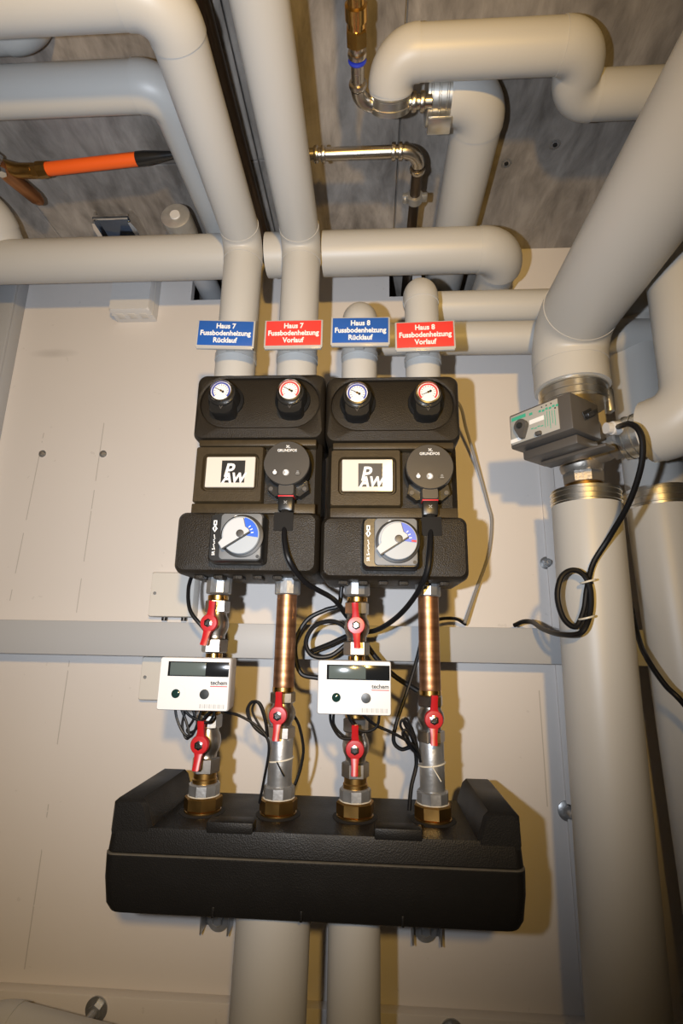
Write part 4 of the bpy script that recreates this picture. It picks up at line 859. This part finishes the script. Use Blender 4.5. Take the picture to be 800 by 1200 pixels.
cable('sensor_wire', 'thin black wire from the left heat meter across to the second line', [(-0.240, 0.86, -0.112), (-0.232, 0.87, -0.120), (-0.214, 0.88, -0.126), (-0.188, 0.885, -0.140), (-0.168, 0.885, -0.158), (-0.163, 0.885, -0.180), (-0.1695, 0.888, -0.225), (-0.176, 0.895, -0.258)], 0.0022)
cable('sensor_wire', 'thin black wire from the right heat meter across to the fourth line', [(-0.012, 0.868, -0.118), (0.008, 0.875, -0.134), (0.036, 0.88, -0.146), (0.062, 0.885, -0.160), (0.076, 0.89, -0.174), (0.080, 0.893, -0.190)], 0.0024)
coil('cable_bundle', 'coil of thin black wire tied beside the second line, left of its red lever', [
    [(-0.168, 0.890, -0.160), (-0.190, 0.89, -0.145), (-0.2035, 0.89, -0.122), (-0.197, 0.89, -0.106), (-0.184, 0.89, -0.109), (-0.173, 0.89, -0.134), (-0.168, 0.890, -0.158)],
    [(-0.168, 0.894, -0.160), (-0.184, 0.894, -0.140), (-0.1955, 0.894, -0.120), (-0.190, 0.894, -0.106), (-0.180, 0.894, -0.112), (-0.171, 0.894, -0.138), (-0.167, 0.894, -0.160)],
    [(-0.168, 0.886, -0.158), (-0.192, 0.886, -0.140), (-0.200, 0.886, -0.114), (-0.188, 0.886, -0.104), (-0.176, 0.886, -0.118), (-0.170, 0.886, -0.140), (-0.168, 0.886, -0.160)]], 0.0020)
coil('cable_bundle', 'coil of thin black wire tied beside the fourth line, left of its red lever', [
    [(0.077, 0.915, -0.186), (0.062, 0.915, -0.160), (0.050, 0.915, -0.140), (0.055, 0.915, -0.131), (0.066, 0.915, -0.145), (0.074, 0.915, -0.166), (0.078, 0.915, -0.188)],
    [(0.077, 0.920, -0.186), (0.068, 0.920, -0.158), (0.056, 0.920, -0.136), (0.061, 0.920, -0.130), (0.070, 0.920, -0.146), (0.077, 0.920, -0.170), (0.079, 0.920, -0.190)],
    [(0.078, 0.910, -0.186), (0.058, 0.910, -0.162), (0.053, 0.910, -0.150), (0.060, 0.910, -0.146), (0.071, 0.910, -0.160), (0.0785, 0.910, -0.184)]], 0.0022)
cable('sensor_cable', 'thin black cable bowing out to the right of the second line', [(-0.134, 0.940, -0.130), (-0.123, 0.945, -0.150), (-0.115, 0.948, -0.185), (-0.118, 0.948, -0.215), (-0.126, 0.945, -0.240), (-0.133, 0.942, -0.252)], 0.0026)
cable('wall_cable', 'thin grey cable hanging down the wall right of the pump groups', [(0.160, 1.03, 0.520), (0.190, 1.03, 0.492), (0.212, 1.08, 0.455), (0.242, 1.125, 0.386), (0.264, 1.138, 0.300), (0.271, 1.140, 0.257), (0.258, 1.135, 0.181), (0.224, 1.115, 0.103), (0.194, 1.095, 0.034)], 0.0034, 'greycable')
cable('wall_cable', 'short black cable lying on the trunking right of the right copper pipe', [(0.125, 1.06, 0.036), (0.150, 1.08, 0.042), (0.178, 1.10, 0.042), (0.200, 1.12, 0.032)], 0.0034)
gc = cable('actuator_cable', 'black cable from the actuator gland curling in a tied loop on the tall pipe', [(0.408, 0.826, 0.350), (0.402, 0.79, 0.339), (0.401, 0.765, 0.331), (0.405, 0.75, 0.316), (0.409, 0.75, 0.292), (0.409, 0.765, 0.257), (0.403, 0.8, 0.212), (0.388, 0.845, 0.166), (0.366, 0.862, 0.126), (0.352, 0.862, 0.084), (0.344, 0.862, 0.050), (0.329, 0.862, 0.024), (0.311, 0.862, 0.036), (0.303, 0.860, 0.070), (0.311, 0.858, 0.102), (0.330, 0.857, 0.114), (0.347, 0.855, 0.105), (0.354, 0.854, 0.080), (0.349, 0.854, 0.043), (0.332, 0.853, 0.014), (0.316, 0.90, 0.012), (0.314, 0.98, 0.022), (0.318, 1.05, 0.036), (0.309, 1.080, 0.038), (0.296, 1.10, 0.031)], 0.0046)
for z, x, lab in ((0.096, 0.353, 'upper white cable tie'), (0.038, 0.345, 'lower white cable tie')):
    obj('cable_tie', MB().tube([(x + 0.011 * math.cos(a), 0.857 + 0.013 * math.sin(a), z + 0.003 * math.cos(a)) for a in [2 * PI * q / 20 for q in range(20)]], 0.0016, 8, closed=True), 'tie', gc, label=lab)
cable('wall_cable', 'black cable running down between the two tall pipes at the right edge', [(0.505, 1.05, 0.25), (0.507, 1.05, 0.104), (0.492, 1.0, 0.013), (0.477, 0.948, -0.025), (0.484, 0.915, -0.066), (0.506, 0.90, -0.10), (0.60, 0.93, -0.22), (0.72, 1.02, -0.30), (0.80, 1.146, -0.34)], 0.0046)
